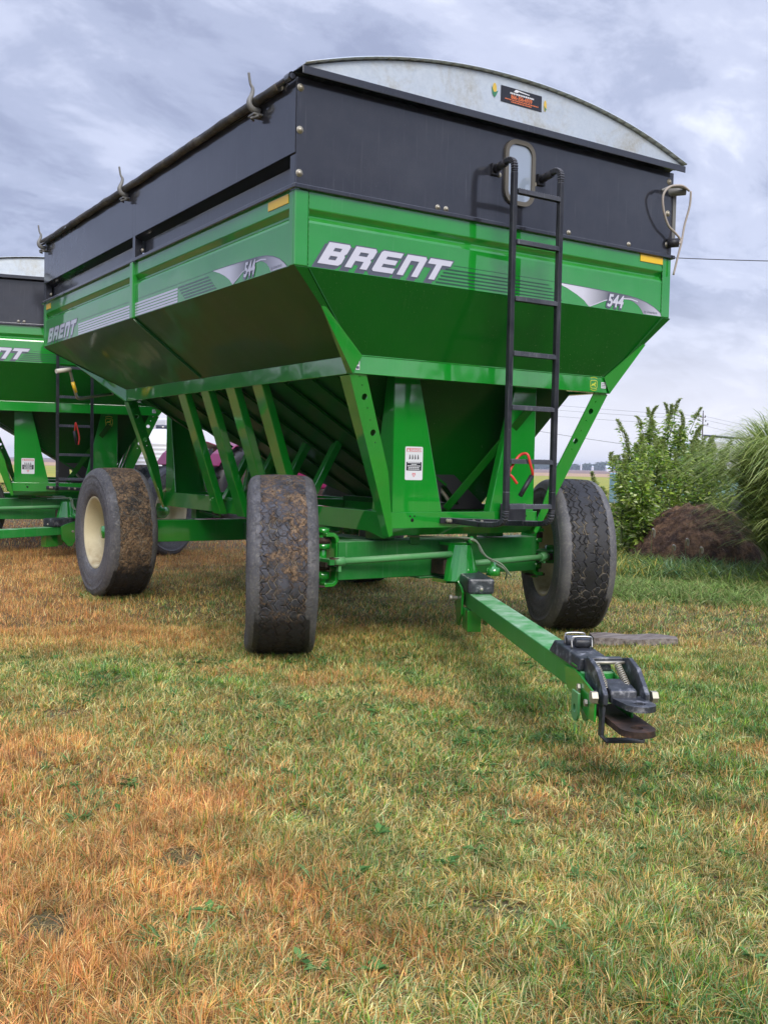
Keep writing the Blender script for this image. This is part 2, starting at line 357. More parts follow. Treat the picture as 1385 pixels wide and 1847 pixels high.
M['tyre_c'] = tyre_mat('tyre_rubber_clean', 0.0, (0.028, 0.029, 0.034), 6.2)
# plank
m = mat('weathered_wood', (0.2, 0.17, 0.14), 0.85); k = MN(m); co = k.coord('Object', (1.5, 22, 10))
k.link(k.ramp(k.noise(co, 3, 6, 0.6, 0.5), [(0.3, (0.06, 0.04, 0.035)), (0.5, (0.19, 0.16, 0.14)), (0.75, (0.36, 0.32, 0.28))]), k.b.inputs['Base Color']); k.bump(k.noise(co, 4, 5), 0.6, 0.01)
M['wood'] = m
# soil
m = mat('dark_soil', (0.03, 0.02, 0.015), 0.95); k = MN(m); co = k.coord()
k.link(k.ramp(k.noise(co, 5, 9, 0.75), [(0.36, (0.030, 0.014, 0.007)), (0.49, (0.11, 0.055, 0.026)), (0.62, (0.33, 0.18, 0.085))]), k.b.inputs['Base Color']); k.bump(k.noise(co, 18, 8, 0.75), 1.0, 0.05)
M['soil'] = m
# ground under the grass
m = mat('lawn_soil_and_thatch', (0.1, 0.08, 0.05), 0.95); k = MN(m); co = k.coord()
g1 = k.ramp(k.noise(co, 1.1, 6, 0.6), [(0.40, (0.16, 0.095, 0.04)), (0.56, (0.09, 0.10, 0.03))])
g2 = k.ramp(k.noise(k.coord('Object', (1, 1, 1)), 90, 6, 0.8, 1.5), [(0.33, (0.030, 0.020, 0.012)), (0.5, (0.10, 0.060, 0.032)), (0.7, (0.34, 0.22, 0.11))])
k.link(k.mix(0.55, g1, g2), k.b.inputs['Base Color']); k.bump(k.noise(co, 25, 8, 0.75), 0.8, 0.02)
M['ground'] = m
def field_mat(name, a, b, s):
    m = mat(name, a, 0.95); k = MN(m); k.link(k.mix(k.rng(k.noise(k.coord('Object', (1, 1, 1)), s, 8, 0.7), 0.35, 0.65), a, b), k.b.inputs['Base Color']); return m
M['beans'] = field_mat('yellow_bean_field', (0.34, 0.30, 0.03), (0.22, 0.25, 0.03), 0.12)
M['stubble'] = field_mat('tan_stubble', (0.46, 0.30, 0.16), (0.36, 0.23, 0.14), 0.03)
M['tilled'] = field_mat('brown_tilled_field', (0.20, 0.13, 0.11), (0.26, 0.17, 0.13), 0.01)
def attr_mat(name, rough=0.6, trans=0.35, spec=0.3):
    m = mat(name, (0.1, 0.2, 0.05), rough, spec=spec); k = MN(m); a = k.node('ShaderNodeAttribute', attribute_name='Col'); k.link(a.outputs['Color'], k.b.inputs['Base Color'])
    if trans:
        t = k.node('ShaderNodeBsdfTranslucent'); k.link(a.outputs['Color'], t.inputs['Color']); mx = k.node('ShaderNodeMixShader'); mx.inputs[0].default_value = trans
        out = [n for n in k.n if n.type == 'OUTPUT_MATERIAL'][0]; k.link(k.b.outputs[0], mx.inputs[1]); k.link(t.outputs[0], mx.inputs[2]); k.link(mx.outputs[0], out.inputs['Surface'])
    return m
M['grass'] = attr_mat('grass_blades', 0.7, 0.30, 0.12)
M['leaf'] = attr_mat('weed_leaves', 0.5, 0.42, 0.35)
M['far_leaf'] = attr_mat('far_tree_leaves', 0.8, 0.0)
M['stem'] = mat('plant_stem', (0.12, 0.16, 0.05), 0.6)
M['bark'] = mat('bark', (0.08, 0.06, 0.045), 0.9)

# ================================================================== numpy foliage
def np_mesh(name, V, F, colv, material, smooth=False):
    """V (n,3), F list of index arrays grouped by face size, colv (n,3)"""
    me = bpy.data.meshes.new(name); me.vertices.add(len(V)); me.vertices.foreach_set('co', V.astype(np.float32).ravel())
    loops = np.concatenate([f.ravel() for f in F]); sizes = np.concatenate([np.full(len(f), f.shape[1]) for f in F]); starts = np.concatenate([[0], np.cumsum(sizes)[:-1]])
    me.loops.add(len(loops)); me.loops.foreach_set('vertex_index', loops.astype(np.int32)); me.polygons.add(len(sizes)); me.polygons.foreach_set('loop_start', starts.astype(np.int32))
    try: me.polygons.foreach_set('loop_total', sizes.astype(np.int32))
    except Exception: pass
    if colv is not None:
        a = me.color_attributes.new('Col', 'FLOAT_COLOR', 'POINT'); c4 = np.ones((len(V), 4), np.float32); c4[:, :3] = colv; a.data.foreach_set('color', c4.ravel())
    me.materials.append(material); me.update(calc_edges=True); me.validate()
    if smooth: me.polygons.foreach_set('use_smooth', np.ones(len(sizes), bool))
    o = bpy.data.objects.new(name, me); col.objects.link(o); return o
def blades(P, H, W, az, lean, colr, seg=2, droop=0.6, tipmul=1.15):
    """P (n,3) roots; H heights; W widths; az lean azimuth; lean 0..1; seg segments"""
    n = len(P); d = np.stack([np.cos(az), np.sin(az), np.zeros(n)], 1); fa = az + np.pi / 2 + rng.normal(0, .5, n); s = np.stack([np.cos(fa), np.sin(fa), np.zeros(n)], 1)
    rows = []; cols = []
    for i in range(seg + 1):
        t = i / seg; horiz = (lean * H * (t * 0.6 + droop * t * t))[:, None]; zz = H * (t - 0.45 * lean * t * t)
        c = P + d * horiz; c[:, 2] += zz; w = (W * (1 - t ** 2.2) * 0.5)[:, None]
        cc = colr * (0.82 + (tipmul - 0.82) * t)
        if i < seg: rows += [c - s * w, c + s * w]; cols += [cc, cc]
        else: rows += [c]; cols += [cc]
    k = 2 * seg + 1; V = np.stack(rows, 1).reshape(-1, 3); C = np.stack(cols, 1).reshape(-1, 3); b = (np.arange(n) * k)[:, None]
    F = []
    if seg > 1: F.append((b[:, :, None] + np.array([[2 * i, 2 * i + 1, 2 * i + 3, 2 * i + 2] for i in range(seg - 1)])[None]).reshape(-1, 4))
    F.append(b + np.array([[2 * seg - 2, 2 * seg - 1, 2 * seg]]))
    return V, F, C
def merge(parts):
    V = []; C = []; FF = {}; off = 0
    for v, F, c in parts:
        for f in F: FF.setdefault(f.shape[1], []).append(f + off)
        V.append(v); C.append(c); off += len(v)
    return np.concatenate(V), [np.concatenate(x) for x in FF.values()], np.concatenate(C)
def vnoise(x, y, s, seed=0):
    """smooth value noise in numpy, 0..1"""
    g = np.random.default_rng(seed).random((256, 256)); X = x * s + 100.3; Y = y * s + 57.7; xi = np.floor(X).astype(int); yi = np.floor(Y).astype(int); fx = X - xi; fy = Y - yi
    fx = fx * fx * (3 - 2 * fx); fy = fy * fy * (3 - 2 * fy); q = lambda a, b: g[a % 256, b % 256]
    return (q(xi, yi) * (1 - fx) + q(xi + 1, yi) * fx) * (1 - fy) + (q(xi, yi + 1) * (1 - fx) + q(xi + 1, yi + 1) * fx) * fy
def fbm(x, y, s, seed=0, o=4):
    r = 0; a = 0.5; t = 0
    for i in range(o): r = r + a * vnoise(x, y, s * 2 ** i, seed + i); t += a; a *= 0.55
    return r / t
GZ = -0.03
def ground_z(x, y):
    b = (fbm(x, y, 0.9, 5, 3) - 0.5) * 0.05 + (fbm(x, y, 4, 9, 2) - 0.5) * 0.02
    return GZ + b * np.clip((60 - np.hypot(x, y)) / 40, 0, 1)

# ================================================================== setting
def graded(a, b, step, far):
    xs = list(np.arange(a, b + 1e-6, step)); s = step
    lo = []; x = a
    while x > -far: s *= 1.35; x -= s; lo.append(x)
    s = step; hi = []; x = b
    while x < far: s *= 1.35; x += s; hi.append(x)
    return np.array(lo[::-1] + xs + hi)
xs = graded(-9, 14, 0.12, 7000); ys = graded(-6, 16, 0.12, 7000)
XX, YY = np.meshgrid(xs, ys); ZZ = ground_z(XX, YY); V = np.stack([XX.ravel(), YY.ravel(), ZZ.ravel()], 1)
nx, ny = len(xs), len(ys); i, j = np.meshgrid(np.arange(nx - 1), np.arange(ny - 1)); a = (j * nx + i).ravel()
g = np_mesh('ground', V, [np.stack([a, a + 1, a + nx + 1, a + nx], 1)], None, M['ground'], True); tag(g, None, None, None, 'structure')
# fields beyond the yard, laid along the viewing direction
def strip(name, d0, d1, z, material):
    mb = MB(); u0 = R(8); u1 = R(75); n = 24
    vs = []
    for k2 in range(n + 1):
        a2 = u0 + (u1 - u0) * k2 / n; dx, dy = math.sin(a2), math.cos(a2)
        vs += [(CAM.x + dx * d0, CAM.y + dy * d0, z), (CAM.x + dx * d1, CAM.y + dy * d1, z)]
    mb.add(vs, [(2 * q, 2 * q + 1, 2 * q + 3, 2 * q + 2) for q in range(n)]); o = mb.build(name, material); tag(o, None, None, None, 'structure'); return o
strip('bean_field', 46, 150, 0.10, M['beans']); strip('stubble_field', 150, 260, 0.11, M['stubble']); strip('tilled_field', 260, 1150, 0.12, M['tilled'])

# ------------------------------------------------------------------ the lawn
def wedge_points(n, r0, r1, half=R(33), back=1.6):
    """random points in a wedge opening away from a spot behind the photographer"""
    ax, ay = CAM.x - cf_.x * back, CAM.y - cf_.y * back; base = math.atan2(cf_.x, cf_.y)
    rr = np.sqrt(rng.random(n) * ((r1 + back) ** 2 - (r0 + back) ** 2) + (r0 + back) ** 2); aa = base + (rng.random(n) * 2 - 1) * half
    return ax + np.sin(aa) * rr, ay + np.cos(aa) * rr
def blob(x, y, cx, cy, r, soft=0.5): 
    return np.clip(1.0 - (np.hypot(x - cx, y - cy) - r * (1 - soft)) / (r * soft * 2), 0, 1)
def lawn_state(x, y):
    n1 = fbm(x, y, 1.1, 21); n2 = fbm(x, y, 3.2, 31); n3 = fbm(x, y, 9, 41, 2)
    # u: to the right of the camera, v: away from it
    u = (x - CAM.x) * cr_.x + (y - CAM.y) * cr_.y; v = (x - CAM.x) * cf_.x + (y - CAM.y) * cf_.y
    # dead, orange-brown ground toward the near left; a second reddish stretch far left
    edge = -0.86 + (4.1 - v) * 0.33
    dry = 1 / (1 + np.exp(-((edge - u) * 3.2 + (n1 - 0.5) * 7 + (n2 - 0.5) * 3))) * np.clip((5.2 - v) / 1.2, 0, 1)
    far = 1 / (1 + np.exp(-((-0.7 - u) * 1.3 + (n1 - 0.5) * 8))) * np.clip((v - 5.9) / 1.0, 0, 1)
    near_strip = np.clip((2.0 - v) / 0.3, 0, 1) * np.clip((0.1 - u) / 0.3, 0, 1)
    dry = np.clip(np.maximum(np.maximum(dry, far * 1.0), near_strip) + (n2 - 0.5) * 0.5, 0, 1)
    under = np.clip(1 - np.maximum(np.abs(x) - 1.2, 0) / 0.6, 0, 1) * ((y > 0.0) & (y < 5.3))
    scat = np.clip((fbm(x, y, 1.9, 131, 4) - .56) * 5, 0, 1) * .42
    dry = np.clip(np.maximum(dry, scat) * (1 - .55 * under), 0, 1)
    lush = np.clip(((n1 - 0.52) * 3 + (n2 - 0.5) * 4) * (1 - .5 * np.clip((v - 3.5) / 4, 0, 1)), 0, 1) * (1 - dry)
    rag = (fbm(x, y, 14, 61, 3) - .5) * .16
    hole = lambda cx, cy, r: np.clip((r + rag - np.hypot((x - cx), (y - cy))) / .03, 0, 1)
    bare = np.clip(hole(-3.05, -2.21, .075) + hole(-3.52, -2.47, .09) + hole(-2.45, .35, .16) * .7 + hole(-2.9, -.25, .10) * .6 + hole(-2.45, -3.0, .10) * .6 + hole(-1.0, -1.0, .08) * .6 + np.clip((fbm(x, y, 3.3, 77) - 0.64) * 6, 0, 1) * 0.35, 0, 1)
    return dry, lush, bare, n3, u, v, under
GREENS = np.array([(0.12, 0.20, 0.03), (0.18, 0.28, 0.05), (0.075, 0.155, 0.04), (0.22, 0.30, 0.10), (0.11, 0.24, 0.11), (0.26, 0.36, 0.20)])
TANS = np.array([(0.50, 0.34, 0.14), (0.62, 0.47, 0.26), (0.42, 0.24, 0.09), (0.54, 0.48, 0.30), (0.38, 0.33, 0.15)])
REDS = np.array([(0.50, 0.25, 0.11), (0.62, 0.35, 0.17), (0.40, 0.17, 0.08), (0.70, 0.47, 0.26), (0.54, 0.27, 0.16), (0.50, 0.34, 0.12)])
def lawn(n, r0, r1, seg, wmul=1.0, hmul=1.0):
    x, y = wedge_points(n, r0, r1)
    # gather into small tufts
    cell = 0.045; cx = np.floor(x / cell); cy = np.floor(y / cell); hsh = np.sin(cx * 127.1 + cy * 311.7) * 43758.5453; h1 = hsh - np.floor(hsh); h2 = np.sin(cx * 269.5 + cy * 183.3) * 43758.5453; h2 = h2 - np.floor(h2)
    tx = (cx + h1) * cell; ty = (cy + h2) * cell; pull = 0.55 * (h1 > 0.25)
    x2 = x + (tx - x) * pull; y2 = y + (ty - y) * pull
    dry, lush, bare, n3, u, v, under = lawn_state(x2, y2)
    keep = rng.random(n) > bare * 0.93
    x2, y2, dry, lush, n3, h1, h2, v, tx, ty, bare = [q[keep] for q in (x2, y2, dry, lush, n3, h1, h2, v, tx, ty, bare)]; n = len(x2)
    r = rng.random(n); kind = np.where(r < dry, 2, np.where(rng.random(n) < 0.44 + 0.46 * lush - 0.15 * dry, 0, 1))
    c = np.where((kind == 0)[:, None], GREENS[rng.integers(0, len(GREENS), n)] * 1.12, np.where((kind == 1)[:, None], TANS[rng.integers(0, len(TANS), n)] * 1.1, REDS[rng.integers(0, len(REDS), n)] * 1.12))
    c = c * (0.5 + 0.85 * rng.random(n))[:, None] * (0.72 + 0.56 * h2)[:, None] * (0.80 + 0.75 * (fbm(x2, y2, 5.0, 55, 3) - .18))[:, None]
    hv = .65 + .9 * fbm(x2, y2, 4.0, 66, 3)
    H = hv * (0.017 + 0.037 * rng.random(n) ** 1.3 + 0.018 * lush + 0.022 * dry * rng.random(n) + 0.012 * (h1 - 0.5)) * hmul; H = np.clip(H, 0.012, 0.2) * (1 - 0.6 * bare)
    Wd = (0.0020 + 0.0032 * rng.random(n) ** 1.5 + 0.0036 * lush * (kind == 0) * rng.random(n)) * wmul * np.where(kind == 2, 0.75, 1.0)
    outw = np.arctan2(y2 - ty, x2 - tx); az = outw + rng.normal(0, 0.9, n) + (h2 - 0.5) * 2.0
    lean = np.clip(rng.random(n) * 1.3 + 0.15 - 0.25 * dry, 0.05, 1.5)
    P = np.stack([x2, y2, ground_z(x2, y2) - 0.003], 1)
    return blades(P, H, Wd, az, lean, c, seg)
parts = [lawn(400000, 0.9, 3.4, 3, 0.78, .95), lawn(600000, 3.4, 7.5, 2, 1.05), lawn(380000, 7.5, 14, 1, 1.9, 1.05), lawn(170000, 14, 30, 1, 4.0, 1.2), lawn(90000, 30, 60, 1, 9.0, 1.6)]
# flat-lying dead straw
x, y = wedge_points(130000, 0.9, 8); n = len(x)
parts.append(blades(np.stack([x, y, ground_z(x, y) + 0.006], 1), np.full(n, 0.005) + 0.010 * rng.random(n), 0.0016 + .001 * rng.random(n), rng.random(n) * 6.28, np.full(n, 5.0) * (0.5 + rng.random(n)), np.concatenate([TANS, TANS * .45, TANS * .7])[rng.integers(0, 15, n)], 2))
# coarse broad-bladed tufts
def tufts(centres, per, Hm, Wm, cols, lean=(0.5, 1.2), rad=0.035, seg=3):
    cx = np.repeat(centres[:, 0], per); cy = np.repeat(centres[:, 1], per); n = len(cx); az = rng.random(n) * 6.28; rr = rad * rng.random(n)
    x = cx + np.cos(az) * rr; y = cy + np.sin(az) * rr; c = cols[rng.integers(0, len(cols), n)] * (0.75 + 0.5 * rng.random(n))[:, None]
    return blades(np.stack([x, y, ground_z(x, y)], 1), Hm * (0.5 + 0.7 * rng.random(n)), Wm * (0.6 + 0.7 * rng.random(n)), az + rng.normal(0, .4, n), lean[0] + (lean[1] - lean[0]) * rng.random(n), c, seg)
x, y = wedge_points(3000, 0.9, 9); dry, lush, bare, *_ = lawn_state(x, y); kk = (rng.random(3000) < lush * 0.6 + 0.10) & (dry < 0.75)
LUSH = np.array([(0.10, 0.19, 0.075), (0.14, 0.24, 0.11), (0.08, 0.16, 0.07), (0.19, 0.28, 0.13)])
parts.append(tufts(np.stack([x[kk], y[kk]], 1), 16, 0.062, 0.0068, LUSH))
x, y = wedge_points(2500, 0.9, 6); dry, *_ = lawn_state(x, y); kk = rng.random(2500) < dry
parts.append(tufts(np.stack([x[kk], y[kk]], 1), 20, 0.062, 0.0022, REDS * 1.1, (0.15, 0.9), 0.03))
# weedy fringe far out, along the field edge
x, y = wedge_points(26000, 22, 44); kk = fbm(x, y, 0.25, 91) > 0.5; x = x[kk]; y = y[kk]; n = len(x)
parts.append(blades(np.stack([x, y, ground_z(x, y)], 1), 0.15 + 0.35 * rng.random(n) * np.clip((np.hypot(x - CAM.x, y - CAM.y) - 24) / 10, 0, 1), 0.02 + 0.02 * rng.random(n), rng.random(n) * 6.28, 0.3 + 0.5 * rng.random(n), np.concatenate([TANS, GREENS])[rng.integers(0, 11, n)], 1))
# taller untrimmed blades round the tyres
for wx, wy, wa in ((-1.235, .70, -.44), (1.158, .60, -.44), (-1.30, 3.80, 0), (1.27, 3.80, 0)):
    n = 900; e = rng.integers(0, 4, n); tt = rng.uniform(-1, 1, n); lx = np.where(e < 2, np.where(e == 0, -.24, .24), tt * .24) + rng.normal(0, .025, n); ly = np.where(e < 2, tt * .26, np.where(e == 2, -.20, .20)) + rng.normal(0, .03, n)
    x = wx + lx * math.cos(wa) - ly * math.sin(wa); y = wy + lx * math.sin(wa) + ly * math.cos(wa); parts.append(blades(np.stack([x, y, ground_z(x, y)], 1), .045 + .055 * rng.random(n), .003 + .003 * rng.random(n), rng.random(n) * 6.28, .3 + .9 * rng.random(n), np.concatenate([GREENS, TANS])[rng.integers(0, 11, n)], 2))
V, F, C = merge(parts)
# saturate: living and dead blades are richer in hue than a grey mean
C = np.clip(C, 0, 1) ** 1.12 * np.array([1.26, 1.30, 1.04])
# broad-leaved rosettes (plantain, dandelion) scattered through the lawn
x, y = wedge_points(420, 1.0, 6.5); dry, lush, bare, *_ = lawn_state(x, y); kk = dry < .7; x = x[kk]; y = y[kk]; n = 9; X = np.repeat(x, n); Y = np.repeat(y, n); q = len(X); az = rng.random(q) * 6.28; el = rng.uniform(.15, .7, q); L_ = .03 + .035 * rng.random(q); Wb = L_ * rng.uniform(.22, .42, q)
D = np.stack([np.cos(az) * np.cos(el), np.sin(az) * np.cos(el), np.sin(el)], 1); S = np.stack([-np.sin(az), np.cos(az), 0 * az], 1); P0 = np.stack([X, Y, ground_z(X, Y) + .012], 1); pm = P0 + D * (L_ * .5)[:, None]; pe = P0 + D * L_[:, None]; pe[:, 2] -= L_ * .25
Vr = np.stack([P0, pm - S * Wb[:, None] * .5, pe, pm + S * Wb[:, None] * .5], 1).reshape(-1, 3); Fr = (np.arange(q) * 4)[:, None] + np.array([[0, 1, 2, 3]]); Cr = np.repeat(np.array([(.07, .17, .04), (.11, .24, .06), (.16, .30, .09)])[rng.integers(0, 3, q)] * (.8 + .4 * rng.random(q))[:, None], 4, 0)
Fs = {f.shape[1]: f for f in F}; Fs[4] = np.concatenate([Fs[4], Fr + len(V)]); V = np.concatenate([V, Vr]); C = np.concatenate([C, Cr]); F = list(Fs.values())
g = np_mesh('lawn_grass', V, F, C, M['grass']); tag(g, 'short mown lawn, green on the right and dead orange brown on the near left', 'grass', None, 'stuff')

# ================================================================== tyre mesh (real tread grooves)
def tyre_mesh():
    hw = 0.212; RO = 0.577
    prof = [(-0.15, 0.315), (-0.185, 0.325), (-0.203, 0.345), (-0.209, 0.385), (-0.2105, 0.39), (-0.2105, 0.405), (-0.212, 0.425), (-0.2135, 0.432), (-0.2137, 0.444), (-0.2137, 0.456), (-0.2135, 0.468), (-0.212, 0.475), (-0.211, 0.50), (-0.2125, 0.503), (-0.2125, 0.508), (-0.210, 0.511), (-0.205, 0.528), (-0.196, 0.548), (-0.180, 0.562), (-0.163, 0.569)]
    xs_t = np.linspace(-0.15, 0.15, 81); crown = [(x, RO - 0.006 * (abs(x) / 0.15) ** 2.2) for x in xs_t]
    full = prof + crown + [(-a, r) for a, r in prof[::-1]]
    n = 900; X = np.array([p[0] for p in full]); Rr = np.array([p[1] for p in full]); th = np.arange(n) / n * 2 * np.pi
    XX, TT = np.meshgrid(X, th); RR = np.repeat(Rr[None], n, 0)
    s = TT * RO
    # jittered hexagonal cells -> distance to cell edge
    nc = 50; cw = 2 * np.pi * RO / nc; rows = 5; rh = 0.058; best = np.full(XX.shape, 9.0); second = np.full(XX.shape, 9.0); r_ = np.random.default_rng(3); jit = r_.uniform(-.27, .27, (nc, rows, 2))
    for a in range(rows):
        cx = (a - (rows - 1) / 2) * rh
        base = s / cw - 0.5 * (a % 2); k0 = np.round(base).astype(int)
        for dk in (-1, 0, 1):
            kk = k0 + dk; j = jit[kk % nc, a]; dx = XX - (cx + j[..., 1] * rh); ds = (base - kk - j[..., 0]) * cw; d = np.hypot(dx, ds)
            second = np.where(d < best, best, np.minimum(second, d)); best = np.minimum(best, d)
    e = (second - best); cent = np.abs(XX) < 0.128
    groove = np.where(cent, np.clip(1.6 - e / 0.0055, 0, 1), 0)
    tri = np.abs(((TT * nc / 2 / np.pi) % 1) * 2 - 1) - 0.5
    wear = np.clip((vnoise(XX * 0 + TT * 4.0, XX * 30, 1.0, 8) - .28) * 4, 0, 1); groove = groove * wear
    for zx in (-0.128, 0.128, -0.045, 0.045):
        groove = np.maximum(groove, np.clip(1.4 - np.abs(XX - zx - tri * 0.022) / 0.0042, 0, 1))
    rib = np.clip(1 - np.abs(np.abs(XX) - 0.178) / 0.004, 0, 1) * 0.4
    crownm = np.abs(XX) <= 0.1501
    RR = RR - np.where(crownm, groove * 0.0065, 0) - np.where(np.abs(XX) > 0.16, rib * 0.006, 0)
    # raised sidewall rings and lettering-like blocks near the bead
    side = (np.abs(XX) > 0.2) & (np.abs(RR - 0.45) < 0.03)
    hb_ = np.sin(np.floor(TT * 24) * 12.9898 + np.floor(RR * 90) * 78.233) * 43758.5; hb_ = hb_ - np.floor(hb_)
    lett = side & (RR > .431) & (RR < .469) & (np.sin(TT * 1.0) ** 2 > .35) & (hb_ > .35) & ((TT * 24 % 1) < .72)
    XX = XX + np.sign(XX) * np.where(lett, .0035, 0)
    V = np.stack([XX.ravel(), (RR * np.cos(TT)).ravel(), (RR * np.sin(TT)).ravel()], 1); m = len(X)
    i, j = np.meshgrid(np.arange(m - 1), np.arange(n)); a = (j * m + i).ravel(); b = (((j + 1) % n) * m + i).ravel()
    me = bpy.data.meshes.new('tyre'); F = np.stack([a, b, b + 1, a + 1], 1)
    me.from_pydata(V.tolist(), [], F.tolist())
    for nm, arr in (('groove', groove * crownm), ('tread', np.where(np.abs(XX) < 0.125, 1.0, np.clip(1 - (np.abs(XX) - 0.125) / 0.03, 0, 1)) * crownm)):
        at = me.attributes.new(nm, 'FLOAT', 'POINT'); at.data.foreach_set('value', arr.ravel().astype(np.float32))
    fm = np.repeat((np.abs(X[:-1] + X[1:]) / 2 > 0.14)[None], n, 0); me.polygons.foreach_set('use_smooth', fm.ravel().tolist()); me.update()
    bm = bmesh.new(); bm.from_mesh(me); bmesh.ops.recalc_face_normals(bm, faces=bm.faces); bm.to_mesh(me); bm.free(); return me
TYRE = tyre_mesh()
def rim_mesh(side):
    """side +1: outer face toward +x"""
    mb = MB(); s = side
    mb.lathe([(s * 0.185, 0.322), (s * 0.188, 0.308), (s * 0.178, 0.300), (s * 0.165, 0.288), (s * 0.09, 0.276), (s * 0.075, 0.262), (s * 0.02, 0.258), (-s * 0.02, 0.248), (-s * 0.03, 0.225), (-s * 0.025, 0.10), (-s * 0.01, 0.085)], (0, 0, 0), 'x', 72)
    mb.lathe([(-s * 0.185, 0.322), (-s * 0.188, 0.308), (-s * 0.165, 0.288), (-s * 0.06, 0.262), (-s * 0.04, 0.225), (-s * 0.035, 0.10)], (0, 0, 0), 'x', 72)
    return mb
def make_wheel(parent, x, y, side, ang, tm, z=0.547):
    mb = rim_mesh(side); w = mb.build('wheel', M['cream'], parent); w.location = (x, y, z); w.rotation_euler = (0, 0, ang)
    for k in range(10):    # wheel nuts
        pass
    tm_ = TYRE.copy(); nv = len(tm_.vertices); co_ = np.empty(nv * 3, np.float32); tm_.vertices.foreach_get('co', co_); co_ = co_.reshape(-1, 3); a_ = random.random() * 6.28
    yy = co_[:, 1] * math.cos(a_) - co_[:, 2] * math.sin(a_); zz = co_[:, 1] * math.sin(a_) + co_[:, 2] * math.cos(a_); low = np.clip((-.40 - zz) / .17, 0, 1); co_[:, 0] *= 1 + .11 * low ** 1.5 * (np.abs(co_[:, 0]) > .12)
    gzl = GZ - z + .012; zz = np.where(zz < gzl, gzl + (zz - gzl) * .15, zz); co_[:, 1] = yy; co_[:, 2] = zz; tm_.vertices.foreach_set('co', co_.ravel())
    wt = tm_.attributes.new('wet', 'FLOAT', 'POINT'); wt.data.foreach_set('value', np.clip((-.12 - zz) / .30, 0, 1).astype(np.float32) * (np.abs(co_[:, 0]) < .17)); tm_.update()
    t = bpy.data.objects.new('tyre', tm_); t.data.materials.clear(); t.data.materials.append(tm); col.objects.link(t); t.parent = w
    hb = MB(); hb.lathe([(-side * 0.03, 0.10), (side * 0.07, 0.095), (side * 0.075, 0.06), (side * 0.12, 0.055), (side * 0.125, 0.0)], (0, 0, 0), 'x', 24)
    hb.lathe([(-side * 0.05, 0.0), (-side * 0.052, 0.075), (-side * 0.16, 0.07), (-side * 0.162, 0.0)], (0, 0, 0), 'x', 24)
    for k in range(10):
        a = 2 * math.pi * k / 10; hb.lathe([(-side * 0.03, 0.013), (side * 0.0, 0.013), (side * 0.0, 0.0)], (0, 0.14 * math.cos(a), 0.14 * math.sin(a)), 'x', 6)
    hb.build('hub', M['green'], w)
    return w

# ================================================================== lettering
def letter_rects(ch):
    """strokes on a 0..1 square, none overlapping"""
    t = 0.30; h = 0.24
    if ch == 'B': return [[(0, 0), (.9, 0), (1, .10), (1, .40), (.93, .5), (1, .58), (1, .90), (.9, 1), (0, 1)], [(.36, .22), (.68, .22), (.68, .40), (.36, .40)], [(.36, .62), (.68, .62), (.68, .78), (.36, .78)]]
    if ch == 'R': return [[(0, 0), (.30, 0), (.30, .34), (.68, .34), (.68, 0), (1, 0), (1, .38), (.92, .48), (1, .56), (1, .90), (.9, 1), (0, 1)], [(.32, .58), (.70, .58), (.70, .76), (.32, .76)]]
    if ch == 'E': return [[(.08, 0), (1, 0), (1, .24), (.36, .24), (.36, .40), (.92, .40), (.92, .62), (.36, .62), (.36, .76), (1, .76), (1, 1), (.08, 1), (0, .92), (0, .08)]]
    if ch == 'n': return [[(0, 0), (.30, 0), (.30, .74), (.70, .74), (.70, 0), (1, 0), (1, .90), (.9, 1), (0, 1)]]
    if ch == 'T': return [[(.34, 0), (.64, 0), (.64, .74), (1.06, .74), (1.06, 1), (-.08, 1), (-.08, .74), (.34, .74)]]
def grow(loops, g):
    out = []
    for k, lp in enumerate(loops):
        n = len(lp); area = sum(lp[i][0] * lp[(i + 1) % n][1] - lp[(i + 1) % n][0] * lp[i][1] for i in range(n)); sgn = 1 if area > 0 else -1
        if k > 0: sgn = -sgn
        q = []
        for i in range(n):
            p0, p1, p2 = Vector(lp[i - 1]), Vector(lp[i]), Vector(lp[(i + 1) % n]); d1 = (p1 - p0).normalized(); d2 = (p2 - p1).normalized()
            n1 = Vector((d1.y, -d1.x)) * sgn; n2 = Vector((d2.y, -d2.x)) * sgn; b = (n1 + n2); L = b.length; b = b / L if L > 1e-6 else n1; q.append(tuple(p1 + b * g / max(0.35, b.dot(n1))))
        out.append(q)
    return out
def word(mbw, mbg, M4, x0, z0, pitch, lw, lh, shear, g=0.007, sh=0.024):
    for i, ch in enumerate('BREnT'):
        tr = lambda loops: [[(x0 + i * pitch + a * lw + b * lh * shear, z0 + b * lh) for a, b in lp] for lp in loops]
        lp = tr(letter_rects(ch)); put(mbw, curve_mesh(lp), M4 @ Matrix.Translation((0, 0, 0.0030)))
        gl = grow(lp, g); put(mbg, curve_mesh(gl), M4 @ Matrix.Translation((0, 0, 0.0015 + i * 0.00012)))
        put(mbg, curve_mesh([[(a - sh, b - sh * 0.75) for a, b in q] for q in gl]), M4 @ Matrix.Translation((0, 0, 0.0006 + i * 0.00012)))
